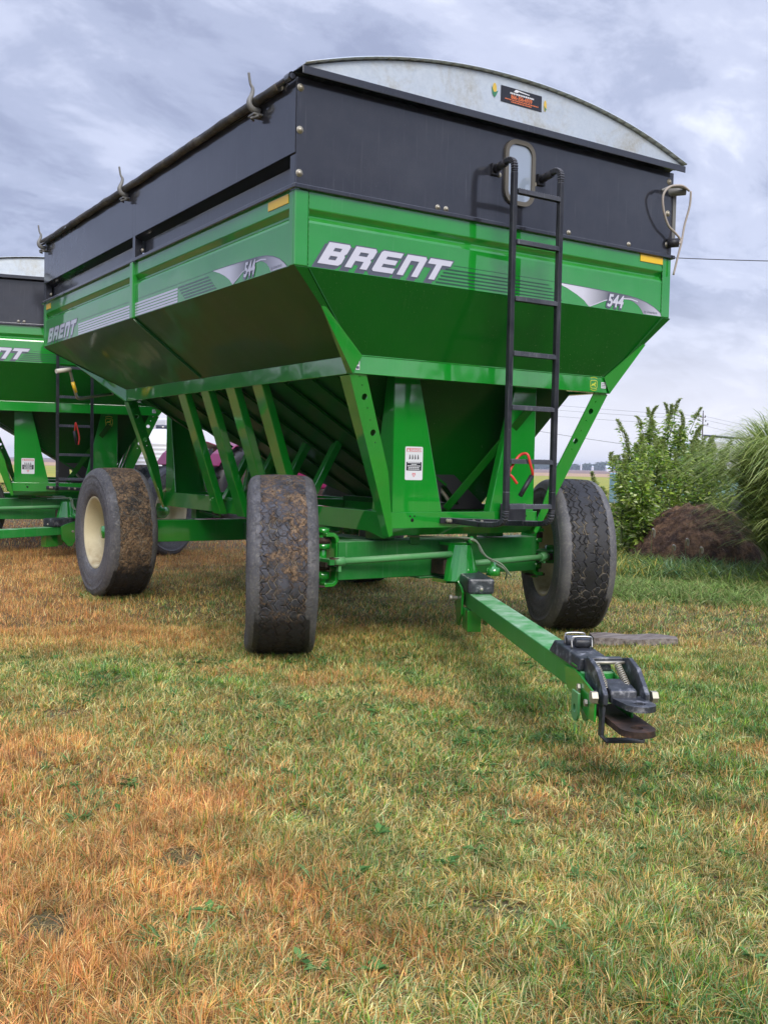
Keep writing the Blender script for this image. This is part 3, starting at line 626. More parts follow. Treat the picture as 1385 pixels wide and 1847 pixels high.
def swoosh(M4, dx, parent, silver):
    top = [(.42, 2.447), (.65, 2.443), (.90, 2.437), (1.10, 2.430), (1.21, 2.420), (1.30, 2.402), (1.38, 2.376), (1.44, 2.345), (1.478, 2.317)]
    low = [(1.27, 2.317), (1.25, 2.345), (1.215, 2.372), (1.17, 2.392), (1.12, 2.402), (1.05, 2.403), (.96, 2.392), (.87, 2.370), (.80, 2.340), (.745, 2.3165), (.735, 2.3165), (.69, 2.352), (.62, 2.385), (.53, 2.418)]
    poly = [(a + dx, b) for a, b in top + low]
    mb = MB(); put(mb, curve_mesh([poly]), M4 @ Matrix.Translation((0, 0, 0.0010))); mb.build('swoosh_decal', silver, parent)
    e = MB(); w = MB(); g5 = MB()
    def line(mbx, pts, wd, z):
        for p, q in zip(pts, pts[1:]):
            d = (Vector(q) - Vector(p)).normalized(); nrm = Vector((-d.y, d.x)) * wd / 2; P, Q = Vector(p), Vector(q)
            mbx.add([M4 @ Vector((*(v), z)) for v in (P - nrm, Q - nrm, Q + nrm, P + nrm)], [(0, 1, 2, 3)])
    line(e, [(a + dx, b) for a, b in top], 0.004, 0.0016)
    line(w, [(.745 + dx, 2.318), (.81 + dx, 2.342), (.88 + dx, 2.37), (.97 + dx, 2.392)], 0.006, 0.0022)
    line(w, [(1.06 + dx, 2.404), (1.14 + dx, 2.408), (1.21 + dx, 2.398)], 0.008, 0.0022)
    line(w, [(1.30 + dx, 2.321), (1.46 + dx, 2.321)], 0.005, 0.0022)
    # 544
    for bold, mb2, dz, off in ((0.012, g5, 0.0030, (-0.006, -0.005)), (0.0035, w, 0.0044, (0, 0))):
        v, f = text_mesh('544', 0.118, 0, 0.28, bold, 'LEFT', 0.86); put(mb2, (v, f), M4 @ Matrix.Translation((0.905 + dx + off[0], 2.338 + off[1], dz)))
    v, f = text_mesh('by Unverferth', 0.024, 0, 0.25, 0, 'LEFT'); put(g5, (v, f), M4 @ Matrix.Translation((1.275 + dx, 2.328, 0.0026)))
    g5.v, g5.f = g5.v + e.v, g5.f + [tuple(i + len(g5.v) for i in q) for q in e.f]; g5.mi += e.mi; g5.sm += e.sm
    g5.build('number_outline', M['decal_grey'], parent); w.build('number_decal', M['decal_white'], parent)

def shear_tx(): pass
# ================================================================== the wagon
W = 1.54; L = 5.35; XR = 1.067; YF, YB = 0.123, 4.25; Z1, Z0 = 1.854, 1.746; ZB, ZG, ZT = 2.313, 2.737, 3.352
def make_wagon(name, loc, rz, steer, label, full=True):
    g = empty(name, loc, rz); tag(g, label, 'grain wagon', 'green gravity grain wagons')
    gr = M['green']
    # --- green band (outer skin with pressed V groove)
    b = MB(); pw = 0.088
    def vgroove(a0, a1, fx):    # fx(a, z, inward) -> point
        pr = [(ZB, 0), (2.560, 0), (2.574, 0.004), (2.598, 0.030), (2.606, 0.030), (2.636, 0.002), (2.642, 0), (ZG + 0.005, 0)]
        for (z0, i0), (z1, i1) in zip(pr, pr[1:]): b.add([fx(a0, z0, i0), fx(a1, z0, i0), fx(a1, z1, i1), fx(a0, z1, i1)], [(0, 1, 2, 3)])
        for a in (a0, a1): b.add([fx(a, 2.560, 0), fx(a, 2.598, .03), fx(a, 2.606, .03), fx(a, 2.642, 0)], [(0, 1, 2, 3)])
    vgroove(-W + pw, W - pw, lambda a, z, i: (a, i + 0.003, z)); vgroove(-W + pw, W - pw, lambda a, z, i: (a, L - i - 0.003, z))
    for s in (-1, 1):
        vgroove(0.07, L / 2 - 0.03, lambda a, z, i: (s * (W - i - 0.003), a, z)); vgroove(L / 2 + 0.03, L - 0.07, lambda a, z, i: (s * (W - i - 0.003), a, z))
    band = b.build('lower_box', gr, g)
    p = MB()
    for sx in (-1, 1):
        for y0, dy in ((0, 1), (L, -1)):
            p.quad((sx * W, y0, ZB), (sx * (W - pw), y0, ZB), (sx * (W - pw), y0, ZG), (sx * W, y0, ZG), (0, dy * 0.02, 0))
            p.quad((sx * W, y0 + dy * .0205, ZB), (sx * W, y0 + dy * 0.075, ZB), (sx * W, y0 + dy * 0.075, ZG), (sx * W, y0 + dy * .0205, ZG), (-sx * 0.02, 0, 0))
        p.box(*sorted((sx * (W - 0.02), sx * (W + 0.022))), L / 2 - 0.032, L / 2 + 0.032, ZB - 0.01, ZG)
    p.build('corner_post', gr, g, 0.006)
    for sx in (-1, 1):
        mb = MB(); pts = [(sx * (W - pw) , -.0005, ZB + .01 + (ZG - ZB - .02) * k2 / 60) for k2 in range(61)]; mb.tube(pts, [.0016 + .0026 * max(0, math.sin(k2 * 1.35)) for k2 in range(61)], 5); mb.build('weld_seam', M['green_dull'], g)
    # --- black extension
    e = MB(); zl = ZG + 0.028
    e.box(-W + 0.004, W - 0.004, 0.0, 0.012, ZG + 0.02, ZT); e.box(-W + 0.004, W - 0.004, L - 0.012, L, ZG + 0.02, ZT)
    for s in (-1, 1):
        X = lambda d: s * (W - d)
        for a0, a1 in ((0.0125, L / 2 - 0.03), (L / 2 + 0.03, L - 0.0125)):
            e.quad((X(0), a0, 2.935), (X(0), a1, 2.935), (X(0), a1, ZT), (X(0), a0, ZT), (-s * .006, 0, 0))
            e.quad((X(0), a0, 2.935), (X(0), a1, 2.935), (X(0.075), a1, 2.905), (X(0.075), a0, 2.905), (0, 0, .006))
            e.quad((X(0.075), a0, 2.765), (X(0.075), a1, 2.765), (X(0.075), a1, 2.905), (X(0.075), a0, 2.905), (-s * .006, 0, 0))
        e.box(*sorted((X(0.0), X(0.06))), L / 2 - 0.028, L / 2 + 0.028, ZG + 0.02, ZT)
        for a in (0.0125, L - 0.0725): e.box(*sorted((X(0.003), X(0.06))), a, a + 0.06, ZG + 0.03, 2.93)
    e.build('upper_box', M['black'], g)
    t = MB()   # bottom flange of the extension and the top lip
    t.box(-W - 0.018, W + 0.018, -0.022, 0.0, ZG, ZG + 0.026); t.box(-W - 0.018, W + 0.018, L, L + 0.022, ZG, ZG + 0.026)
    for s in (-1, 1): t.box(*sorted((s * W, s * (W + 0.02))), 0.0, L, ZG, ZG + 0.026)
    t.build('flange', M['black'], g, 0.004)
    t = MB(); t.quad((-W - .005, -0.075, 3.347), (W + .035, -0.075, 3.347), (W + .035, -0.075, 3.392), (-W - .005, -0.075, 3.392), (0, 0.008, 0))
    t.quad((-W - .005, -0.067, 3.384), (W + .035, -0.067, 3.384), (W + .035, 0.03, 3.384), (-W - .005, 0.03, 3.384), (0, 0, 0.008))
    t.build('top_lip', M['black'], g, 0.003)
    # --- galvanised end cap (arched)
    def arch(y, zz=3.392, x0=-1.525, x1=1.565, rise=0.258, n=40):
        return [(x0 + (x1 - x0) * i / n, y, zz + rise * (1 - abs(2 * i / n - 1) ** 2.15)) for i in range(n + 1)]
    A = arch(-0.058); mb = MB(); mb.prism(A, (0, 0.004, 0)); cap = mb.build('end_cap', M['galv'], g)
    mb = MB(); mb.smooth = True
    A2 = [(x * 1.005, y, z + 0.012) for x, y, z in arch(-0.085)]
    for a, c in zip(A2, A2[1:]): mb.quad(a, c, (c[0], 0.02, c[2]), (a[0], 0.02, a[2]), (0, 0, -0.004))
    mb.smooth = False; mb.tube([(x, y - .002, z) for x, y, z in A2], 0.004, 6); mb.build('cap_rim', M['galv'], cap)
    mb = MB(); mb.prism(arch(L + 0.03), (0, 0.004, 0)); mb.build('end_cap', M['galv'], g)
    # tarp over the bows
    mb = MB(); mb.smooth = True; ys_ = [0.02 + (L - .03) * k / 24 for k in range(25)]; rows = []
    for kx, yv in enumerate(ys_):
        sag = 0.03 * abs(math.sin(kx / 24 * math.pi * 4)) ; rows.append([(x, yv, z - 0.012 - (0.05 if 0 < kx < 24 else 0) + (0.0 if kx % 6 == 0 else -sag)) for x, _, z in arch(0, 3.40, -1.55, 1.56, 0.27, 24)])
    mb.add([q for r_ in rows for q in r_], [(i * 25 + j, i * 25 + j + 1, (i + 1) * 25 + j + 1, (i + 1) * 25 + j) for i in range(24) for j in range(24)]); mb.build('tarp', M['tarp'], g)
    # rolled edge of the tarp along the near side
    mb = MB(); pts = []; rad = []
    for k in range(60):
        yv = 0.16 + (L - 0.2) * k / 59; pts.append((-W - 0.028 + 0.0015 * math.sin(k * 1.7), yv, 3.338 + 0.002 * math.sin(k * .9) - 0.008 * math.sin(k / 59 * math.pi))); rad.append(0.027 + 0.0015 * math.sin(k * 2.3) + 0.001 * math.sin(k * 5.1))
    mb.tube(pts, rad, 12); mb.build('tarp_roll', M['tarp'], g)
    mb = MB(); mb.tube([(-W - 0.035, -0.01, 3.345), (-W - 0.035, L + 0.05, 3.325)], 0.017, 10); mb.lathe([(-.03, 0.024), (.03, .024), (.03, 0.0)], (-W - 0.035, 0.02, 3.344), 'y', 14); mb.build('roll_pipe', M['black'], g)
    # tarp stops
    for yv in (0.46, 2.81, 5.27):
        mb = MB(); path = smooth_path([(-W - 0.005, yv, 3.285), (-W - 0.055, yv, 3.290), (-W - 0.075, yv, 3.325), (-W - 0.055, yv + .005, 3.375), (-W - .050, yv + .005, 3.41), (-W - 0.064, yv + .01, 3.44), (-W - 0.074, yv + .012, 3.50)], 6); n = len(path)
        mb.tube(path, [max(.008, .019 - .0005 * max(0, i - 8)) for i in range(n)], 10)
        mb.box(-W - 0.06, -W + 0.0, yv - 0.035, yv + 0.045, 3.25, 3.262); mb.tube([(-W - 0.03, yv - 0.04, 3.245), (-W - 0.06, yv, 3.235), (-W - 0.03, yv + .03, 3.235)], 0.008, 8)
        mb.build('tarp_stop', M['steel_paint'], g, 0.002)
    # window with rubber gasket
    gk = MB(); lp = rrect(-0.046, 2.89, 0.206, 3.305, 0.09); inn = rrect(-0.018, 2.918, 0.178, 3.277, 0.065)
    fr = frame((0, -0.0005, 0), (1, 0, 0), (0, 0, 1), (0, -1, 0)); put(gk, curve_mesh([lp, inn], 0.018), fr); win = gk.build('window', M['gasket'], g, 0.006)
    mb = MB(); put(mb, curve_mesh([rrect(-0.02, 2.916, 0.18, 3.279, 0.066)], 0.006), fr); mb.build('pane', M['glass'], win)
    # bolts
    for (x, z) in [(-1.518, 3.295), (-1.518, 3.062), (-1.518, 2.824), (-0.558, 2.783), (-0.495, 2.783), (0.529, 2.785), (1.492, 3.285), (1.487, 3.058), (1.492, 2.837), (-1.30, 3.19), (1.1, 2.785)]:
        if (x, z) == (-1.30, 3.19): continue
        mb = MB(); r0 = 0.016 if abs(x) > 1.4 else 0.013; mb.lathe([(0, r0), (-0.006, r0 * .95), (-0.013, r0 * .6), (-0.015, 0)], (x, 0, z), 'y', 12); mb.lathe([(0, r0 * 1.35), (-0.003, r0 * 1.35), (-0.003, 0)], (x, 0, z), 'y', 16); mb.build('bolt', M['bolt'], g)
    for yv in (L / 2 - 0.06, L - 0.09):
        mb = MB(); mb.lathe([(0, .018), (-0.008, .017), (-0.014, .01), (-0.015, 0)], (-W + 0.052, yv, 2.83), 'x', 12); mb.build('bolt', M['bolt'], g)
    # reflectors
    for (a, c) in (((1.222, -0.0012, 2.686), (1.40, -0.0012, 2.735)),):
        mb = MB(); mb.box(a[0], c[0] + .05, -0.0032, 0.0028, a[2], c[2]); mb.build('reflector', M['yellow'], g)
    for y0, y1 in ((0.085, 0.335), (5.10, 5.25)):
        mb = MB(); mb.box(-W - 0.0015, -W + 0.0028, y0, y1, 2.672, 2.722); mb.build('reflector', M['yellow'], g)
    # --- decals
    for side in ('front', 'left'):
        if side == 'front': M4 = frame((0, 0.003, 0), (1, 0, 0), (0, 0, 1), (0, -1, 0)); dx = 0; wx, pitch, lw = -1.392, 0.181, 0.150
        else: M4 = frame((-W + 0.003, 0, 0), (0, -1, 0), (0, 0, 1), (-1, 0, 0)); dx = -1.565; wx, pitch, lw = -5.20, 0.190, 0.155
        mw, mg, ms = MB(), MB(), MB(); word(mw, mg, M4, wx, 2.342, pitch, lw, 0.128, 0.62)
        T0 = wx + 5 * pitch
        for q, zz in enumerate((2.4465, 2.418, 2.396, 2.374, 2.352, 2.331)):
            th = 0.0035 if q == 0 else 0.0105; xa = T0 + (0.06 if q < 1 else 0.02 - 0.018 * q) ; xb = (0.44 if q == 0 else 0.34 + 0.03 * q) + dx
            if side == 'front' or q == 0:
                segs = 1
                ms.add([M4 @ Vector(v) for v in ((xa, zz - th / 2, .0012), (xb, zz - th * .3, .0012), (xb, zz + th * .3, .0012), (xa, zz + th / 2, .0012))], [(0, 1, 2, 3)])
            else:
                xm = xb - 0.55
                ms.add([M4 @ Vector(v) for v in ((xm, zz - th / 2, .0012), (xb, zz - th / 2, .0012), (xb - .02, zz + th / 2, .0012), (xm, zz + th / 2, .0012))], [(0, 1, 2, 3)])
        mw.build('brand_decal', M['decal_white'], band); mg.build('brand_outline', M['decal_grey'], band); ms.build('stripe_decal', M['decal_dark'], band)
        if side == 'left':
            mb = MB()
            for q, zz in enumerate((2.412, 2.390, 2.368, 2.346, 2.326)):
                for (a0, a1) in ((-4.16, -2.72), (-2.64, -1.75)):
                    mb.add([M4 @ Vector(v) for v in ((a0, zz - .0075, .0014), (a1, zz - .0075, .0014), (a1, zz + .0075, .0014), (a0, zz + .0075, .0014))], [(0, 1, 2, 3)])
            mb.build('white_stripe_decal', M['decal_white'], band)
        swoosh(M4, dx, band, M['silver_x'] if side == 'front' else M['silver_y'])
    # --- hopper: flared upper slopes, then the deep lower hopper
    h = MB(); h.quad((-XR, YF + .02, Z0 + .06), (XR, YF + .02, Z0 + .06), (XR, .45, Z0 + .055), (-XR, .45, Z0 + .055)); T = [(-W, 0, ZB), (W, 0, ZB), (W, L, ZB), (-W, L, ZB)]; Bq = [(-XR, YF, Z1), (XR, YF, Z1), (XR, YB, Z1), (-XR, YB, Z1)]
    for i in range(4): j = (i + 1) % 4; h.add([T[i], T[j], Bq[j], Bq[i]], [(0, 1, 2, 3)])
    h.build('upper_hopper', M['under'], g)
    C = [(-XR + .02, .44, Z0 + .05), (XR - .02, .44, Z0 + .05), (XR - .02, YB - .02, Z0 + .05), (-XR + .02, YB - .02, Z0 + .05)]; D = [(0.33, 0.82, 0.93), (0.50, 0.82, 0.93), (0.50, 2.45, 0.93), (0.33, 2.45, 0.93)]
    h = MB()
    for i in range(4): j = (i + 1) % 4; h.add([C[i], C[j], D[j], D[i]], [(0, 1, 2, 3)])
    h.add(D, [(0, 1, 2, 3)])
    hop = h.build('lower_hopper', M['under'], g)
    rb = MB()   # pressed ribs on the side sheets
    for s in (-1, 1):
        for k in range(9):
            if s < 0:
                y0 = .75 + 3.1 * k / 8; fl = Vector((-1.03, y0, 1.775)); x1 = .30 if .82 < y0 < 2.45 else (.30 - (y0 - 2.45) * .62 if y0 > 2.45 else .1); e_ = Vector((x1, y0, 1.796 - (x1 + 1.047) * .629)); rb.beam(fl + Vector((0, 0, -.012)), e_ + Vector((0, 0, -.010)), .05, .016, (0, 0, 1))
            else:
                t0 = (k + 0.6) / 9.4; a = Vector((1.03, .44 + 3.79 * t0, 1.78)); c = Vector((.51, .82 + 1.63 * t0, .95)); rb.beam(a.lerp(c, .03), a.lerp(c, .97), 0.022, 0.012, (1, 0, -1))
        e1 = Vector((s * W, L / 2, ZB)); e2 = Vector((s * XR, 2.42, Z1)); rb.beam(e1 + Vector((0, 0, -.012)), e2 + Vector((s * .01, 0, .004)), 0.03, 0.016, (s * .7, 0, -1))
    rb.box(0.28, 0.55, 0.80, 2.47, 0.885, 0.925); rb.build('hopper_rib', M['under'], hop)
    for y_ in (1.50, 1.97, 2.45, 2.93):
        mb = MB(); mb.beam((-.63, y_, .86), (-.345, y_, 1.375), .055, .07, (0, 1, 0)); mb.build('inner_brace', gr, g, .004)
    # corner seam strips and gussets
    sm = MB()
    for sx in (-1, 1):
        for (y0, y1, dy) in ((0, YF, -1), (L, YB, 1)):
            a, a2 = Vector((sx * W, y0, ZB)), Vector((sx * (W - 0.085), y0, ZB)); c, c2 = Vector((sx * XR, y1, Z1)), Vector((sx * (XR - 0.01), y1, Z1)); o = Vector((0, dy * 0.006, -0.004))
            sm.quad(a + o, a2 + o, c2 + o, c + o, (0, dy * 0.004, -0.003)); sm.beam(a2 + o * 1.8, c2 + o * 1.8, 0.010, 0.008)
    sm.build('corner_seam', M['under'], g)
    for sx in (-1, 1):
        for (y0, y1, dy) in ((0, YF, -1), (L, YB, 1)):
            a = Vector((sx * W, y0, ZB)); c = Vector((sx * XR, y1, Z1)); mdl = a.lerp(c, 0.42) + Vector((0, dy * .012, -.012)); mb = MB()
            b0 = Vector((sx * (XR + .004), y1 + dy * .012, Z0)); q = Vector((-sx * 0.10, 0, 0))
            mb.add([mdl, mdl + Vector((-sx * .03, 0, 0)), c + Vector((-sx * .055, dy * .010, 0.0)), b0 + Vector((-sx * .002, 0, 0)), b0 + Vector((0, -dy * .06, 0)), c + Vector((0, -dy * .03, 0))], [(0, 1, 2, 3), (0, 3, 4, 5)])
            so = mb.build('corner_gusset', gr, g); md = so.modifiers.new('s', 'SOLIDIFY'); md.thickness = 0.006
    # rail frame
    r_ = MB(); r_.box(-XR, XR, YF, YF + 0.07, Z0, Z1); r_.box(-XR, XR, YB - 0.07, YB, Z0, Z1)
    for s in (-1, 1): r_.box(*sorted((s * XR, s * (XR - 0.07))), YF + .07, YB - .07, Z0, Z1)
    r_.quad((-XR - .004, YF - .004, Z1), (XR + .004, YF - .004, Z1), (XR, YF + .06, Z1), (-XR, YF + .06, Z1), (0, 0, .006))
    rail = r_.build('rail_frame', gr, g, 0.006)
    for (x, z, w_, h_) in ((-1.035, 1.80, 0.028, 0.062), (1.02, 1.80, 0.045, 0.042)):
        mb = MB(); mb.box(x - w_ / 2, x + w_ / 2, YF - .0025, YF - .0005, z - h_ / 2, z + h_ / 2); st = mb.build('sticker', M['white'], rail)
    mb = MB(); mb.box(-1.043, -1.027, YF - .004, YF - .0026, 1.80, 1.822); mb.box(-1.045, -1.025, YF - .004, YF - .0026, 1.775, 1.79)
    for q in range(3): mb.box(1.002, 1.036, YF - .004, YF - .0026, 1.787 + q * .011, 1.791 + q * .011)
    mb.build('sticker_print', M['decal_grey'], rail)
    def emblem(M4, sc_=1.0):    # yellow leaping deer mark inside a shield
        mb = MB(); S = lambda lp: [(a * sc_, b * sc_) for a, b in lp]
        put(mb, curve_mesh([S(rrect(-.032, -.026, .032, .03, .012)), S(rrect(-.028, -.022, .028, .026, .009))]), M4)
        put(mb, curve_mesh([S([(-.022, -.014), (-.012, -.006), (.004, -.006), (.016, -.016), (.020, -.014), (.010, .000), (.018, .008), (.022, .012), (.014, .014), (.012, .022), (.008, .012), (.000, .006), (-.012, .006), (-.018, .000), (-.024, -.010)])]), M4 @ Matrix.Translation((0, 0, .0003)))
        for k2, (z_, n_) in enumerate(((.040, 9), (-.036, 9))):
            for i in range(n_): x_ = (-.03 + .0068 * i) * sc_; put(mb, curve_mesh([[(x_, z_ * sc_ + (0.006 * math.sin(i / (n_ - 1) * 3.14) * (1 if k2 == 0 else -1) * sc_)), (x_ + .0045 * sc_, z_ * sc_ + (0.006 * math.sin(i / (n_ - 1) * 3.14) * (1 if k2 == 0 else -1) * sc_)), (x_ + .0045 * sc_, (z_ + .006) * sc_ + (0.006 * math.sin(i / (n_ - 1) * 3.14) * (1 if k2 == 0 else -1) * sc_)), (x_, (z_ + .006) * sc_ + (0.006 * math.sin(i / (n_ - 1) * 3.14) * (1 if k2 == 0 else -1) * sc_))]]), M4)
        return mb
    # --- trapezoid legs (front face y=.36)
    for fy, dy in ((0.36, 1), (4.39, -1)):
        for s in (-1, 1):
            mb = MB(); P = lambda x, z, d=0: (s * x, fy + dy * d, z); zt_, zb_ = 1.80, 0.892
            xo, xi_t, xi_b = 0.603, 0.415, 0.205
            th = 0.008; dd = dy * th
            mb.quad(P(xo, zb_), P(xi_b, zb_), P(xi_t, zt_), P(xo, zt_), (0, dd, 0))                         # face plate
            mb.quad(P(xo, zb_, th), P(xo, zb_, .25), P(xo, zt_, .09), P(xo, zt_, th), (-s * th, 0, 0))         # outer web
            mb.quad(P(xi_b, zb_, th), P(xi_b, zb_, .07), P(xi_t, zt_, .05), P(xi_t, zt_, th), (s * th, 0, 0))  # inner flange
            lg = mb.build('leg', gr, g, 0.005)
            if dy == 1 and s == 1 and not full:
                emblem(frame((0.50, fy - .002, 1.66), (1, 0, 0), (0, 0, 1), (0, -1, 0)), 1.4).build('emblem_decal', M['emblem'], lg)
            if dy == 1 and s == -1:
                M4 = frame((0, fy - 0.0006, 0), (1, 0, 0), (0, 0, 1), (0, -1, 0)); x0, x1, z0, z1 = -0.512, -0.372, 1.105, 1.324
                if not full: x0, x1, z0, z1 = -0.52, -0.37, 1.0, 1.19
                mb = MB(); put(mb, curve_mesh([rrect(x0, z0, x1, z1, .010)], .001), M4); wd = mb.build('warning_decal', M['white'], lg)
                mb = MB(); H_ = z1 - z0; put(mb, curve_mesh([[(x0 + .010, z1 - .034), (x1 - .010, z1 - .034), (x1 - .010, z1 - .010), (x0 + .010, z1 - .010)]]), M4 @ Matrix.Translation((0, 0, .0015)))
                cx_ = (x0 + x1) / 2; put(mb, curve_mesh([[(cx_, z0 + .018), (cx_ + .014, z0 + .036), (cx_ + .012, z0 + .048), (cx_, z0 + .044), (cx_ - .012, z0 + .048), (cx_ - .014, z0 + .036)], [(cx_, z0 + .026), (cx_ + .007, z0 + .036), (cx_, z0 + .038), (cx_ - .007, z0 + .036)]]), M4 @ Matrix.Translation((0, 0, .0015)))
                mb.build('warning_header', M['pinkred'], wd)
                mb = MB(); put(mb, text_mesh('DANGER', .024, 0, 0, .0006, 'LEFT', .95), M4 @ Matrix.Translation((x0 + .040, z1 - .031, .0025))); put(mb, curve_mesh([[(x0 + .014, z1 - .032), (x0 + .034, z1 - .032), (x0 + .024, z1 - .012)]]), M4 @ Matrix.Translation((0, 0, .0025)))
                for q in range(5):
                    ww = (.050, .022, .052, .044, .046)[q]; zz = z0 + H_ * .30 + .045 - q * .0105
                    for q2 in range(6): put(mb, curve_mesh([[(cx_ - ww + q2 * ww / 3, zz), (cx_ - ww + (q2 + .8) * ww / 3, zz), (cx_ - ww + (q2 + .8) * ww / 3, zz + .006), (cx_ - ww + q2 * ww / 3, zz + .006)]]), M4 @ Matrix.Translation((0, 0, .0025)))
                mb.build('warning_text', M['white'], wd)
                mb = MB(); put(mb, curve_mesh([[(x0 + .010, z0 + H_ * .285), (x1 - .010, z0 + H_ * .285), (x1 - .010, z0 + H_ * .285 + .056), (x0 + .010, z0 + H_ * .285 + .056)]]), M4 @ Matrix.Translation((0, 0, .0015)))
                for q in range(4): a = cx_ - .04 + q * .022; put(mb, curve_mesh([[(a, z1 - .085), (a + .012, z1 - .080), (a + .008, z1 - .055), (a + .003, z1 - .05)]]), M4 @ Matrix.Translation((0, 0, .0015)))
                mb.build('warning_panel', M['ink'], wd)
    if full: emblem(frame((0.925, YF - .0012, 1.80), (1, 0, 0), (0, 0, 1), (0, -1, 0)), 1.05).build('emblem_decal', M['emblem'], rail)
    # --- corner braces with holes
    for y0, y1, dy in ((0.14, 0.352, 1), (4.235, 4.40, -1)):
        for s in (-1, 1):
            top = Vector((s * 1.05, y0, 1.75)); bot = Vector((s * 0.625, y1, 0.74)); ax = (bot - top); Ln = ax.length; ax.normalize(); zz = Vector((0, -dy, 0)); zz = (zz - ax * zz.dot(ax)).normalized(); ay = zz.cross(ax)
            if ay.x * s > 0: ay = -ay      # ay points inward
            # outline: u along, v inward
            out = [(0, -0.035), (Ln, -0.012), (Ln, 0.02), (Ln * 0.62, 0.088), (0.0, 0.082)]
            M4 = frame(top, ax, ay, zz if ax.cross(ay).dot(zz) > 0 else -zz)
            holes = [circ(0.165, .035, .021), circ(0.405, .040, .021), circ(.09, .035, .005, 8), circ(.24, .038, .005, 8), circ(.32, .04, .005, 8), circ(.47, .04, .005, 8), circ(.03, .03, .004, 8)]
            mb = MB(); put(mb, curve_mesh([out] + holes, .008), M4)
            zf = Vector((0, dy, 0)) * .11
            a0 = M4 @ Vector((0, -0.035, 0)); a1 = M4 @ Vector((Ln, -0.012, 0)); mb.quad(a0, a1, a1 + zf * .6, a0 + zf, (-s * .008, 0, 0))
            mb.build('corner_brace', gr, g, 0.003)
    # --- side struts
    for s in (-1, 1):
        for yc in (2.86, 2.38, 1.90, 1.44):
            mb = MB(); a = Vector((s * 1.035, yc, 1.76)); c = Vector((s * 0.665, yc + .07, 0.75)); 
            q = lambda P, : [P + Vector((s * .03, -.07, 0)), P + Vector((s * .03, .08, 0)), P + Vector((-s * .035, .08, 0)), P + Vector((-s * .035, -.07, 0))]
            mb.hexa(q(c) + q(a)); mb.build('side_strut', gr, g, 0.006)
    # --- lower frame
    f = MB(); f.quad((-.62, .352, .79), (.62, .352, .79), (.62, .352, .893), (-.62, .352, .893), (0, .008, 0))
    f.quad((-.62, .352, .79), (.62, .352, .79), (.60, .44, .735), (-.60, .44, .735), (0, .006, .006)); f.box(-.62, .62, .361, .46, .885, .893)
    for s in (-1, 1):
        X0, X1 = sorted((s * .628, s * .56)); f.box(X0, X1, .40, 4.40, .757, .893)
        f.prism([(s * .630, .352, .893), (s * .630, .62, .893), (s * .630, .62, .757), (s * .630, .42, .72), (s * .630, .352, .735)], (-s * .008, 0, 0))
        f.box(*sorted((s * .633, s * .629)), 3.02, 3.03, .757, .893)
    f.box(-.62, .62, 4.33, 4.40, .757, .893); f.box(-.55, .55, 1.0, 1.1, .78, .88); f.box(-.55, .55, 2.9, 3.0, .78, .88)
    f.build('lower_frame', gr, g, 0.004)
    mb = MB()
    for (x, z, r0) in ((-.45, .842, .0125), (-.468, .868, .006), (-.432, .868, .006), (.53, .86, .006)): mb.lathe([(0, r0), (-.0008, r0), (-.0008, 0)], (x, .3515, z), 'y', 14)
    mb.build('frame_hole', M['dark'], g)
    # floor pans hanging just under the side frame
    mb = MB(); mb.smooth = True
    for y0 in (1.0, 2.1, 3.1): mb.tube(smooth_path([(-.60, y0, .75), (-.55, y0 + .1, .715), (-.5, y0 + .3, .70), (-.55, y0 + .55, .735)], 4), .012, 6)
    mb.build('frame_lip', M['green_dull'], g)
    # --- axles
    ax = MB(); ax.box(-.86, .86, .60, .78, .435, .69); ax.box(-.22, .22, .58, .80, .42, .434); ax.box(-.30, -.22, .585, .60, .66, .76); ax.box(.2, .28, .585, .60, .66, .76); ax.box(-.10, .10, .79, .95, .45, .68)
    axo = ax.build('front_axle', M['green_dull'], g, 0.006)
    ax = MB(); ax.box(-1.02, 1.02, 3.70, 3.86, .455, .655); ax.tube([(-1.25, 3.78, .547), (1.25, 3.78, .547)], .05, 14); ax.build('rear_axle', gr, g, 0.006)
    ax = MB(); ax.box(-.09, .09, .96, 3.69, .47, .62); ax.build('reach_pole', M['green_dull'], g, .005)
    ax = MB()
    for yv in (.69, 3.78):
        for s in (-1, 1): ax.box(*sorted((s * .40, s * .56)), yv - .06, yv + .06, .662 if yv > 2 else .695, .755)
    ax.build('bolster_block', M['green_dull'], g, .004)
    # forked yokes with kingpins
    for s in (-1, 1):
        yk = MB(); path = [(s * .945, .69, .735), (s * .885, .69, .735), (s * .862, .69, .715), (s * .855, .69, .68), (s * .855, .69, .46), (s * .862, .69, .425), (s * .885, .69, .405), (s * .945, .69, .405)]
        for a, c in zip(path, path[1:]): yk.beam(a, Vector(c) + (Vector(c) - Vector(a)).normalized() * .004, 0.15, .026, (1, 0, .01) if abs(a[2] - c[2]) > abs(a[0] - c[0]) else (0, 0, 1))
        yk.build('axle_yoke', gr, g, .004)
        kp = MB(); kp.tube([(s * .93, .69, .37), (s * .93, .69, .78)], .028, 14); kp.lathe([(0, 0), (0, .045), (.03, .045), (.03, 0)], (s * .93, .69, .745), 'z', 18); kp.lathe([(0, 0), (0, .05), (.035, .05), (.035, 0)], (s * .93, .69, .64), 'z', 18); kp.lathe([(0, 0), (0, .05), (.05, .05), (.05, 0)], (s * .93, .69, .44), 'z', 18)
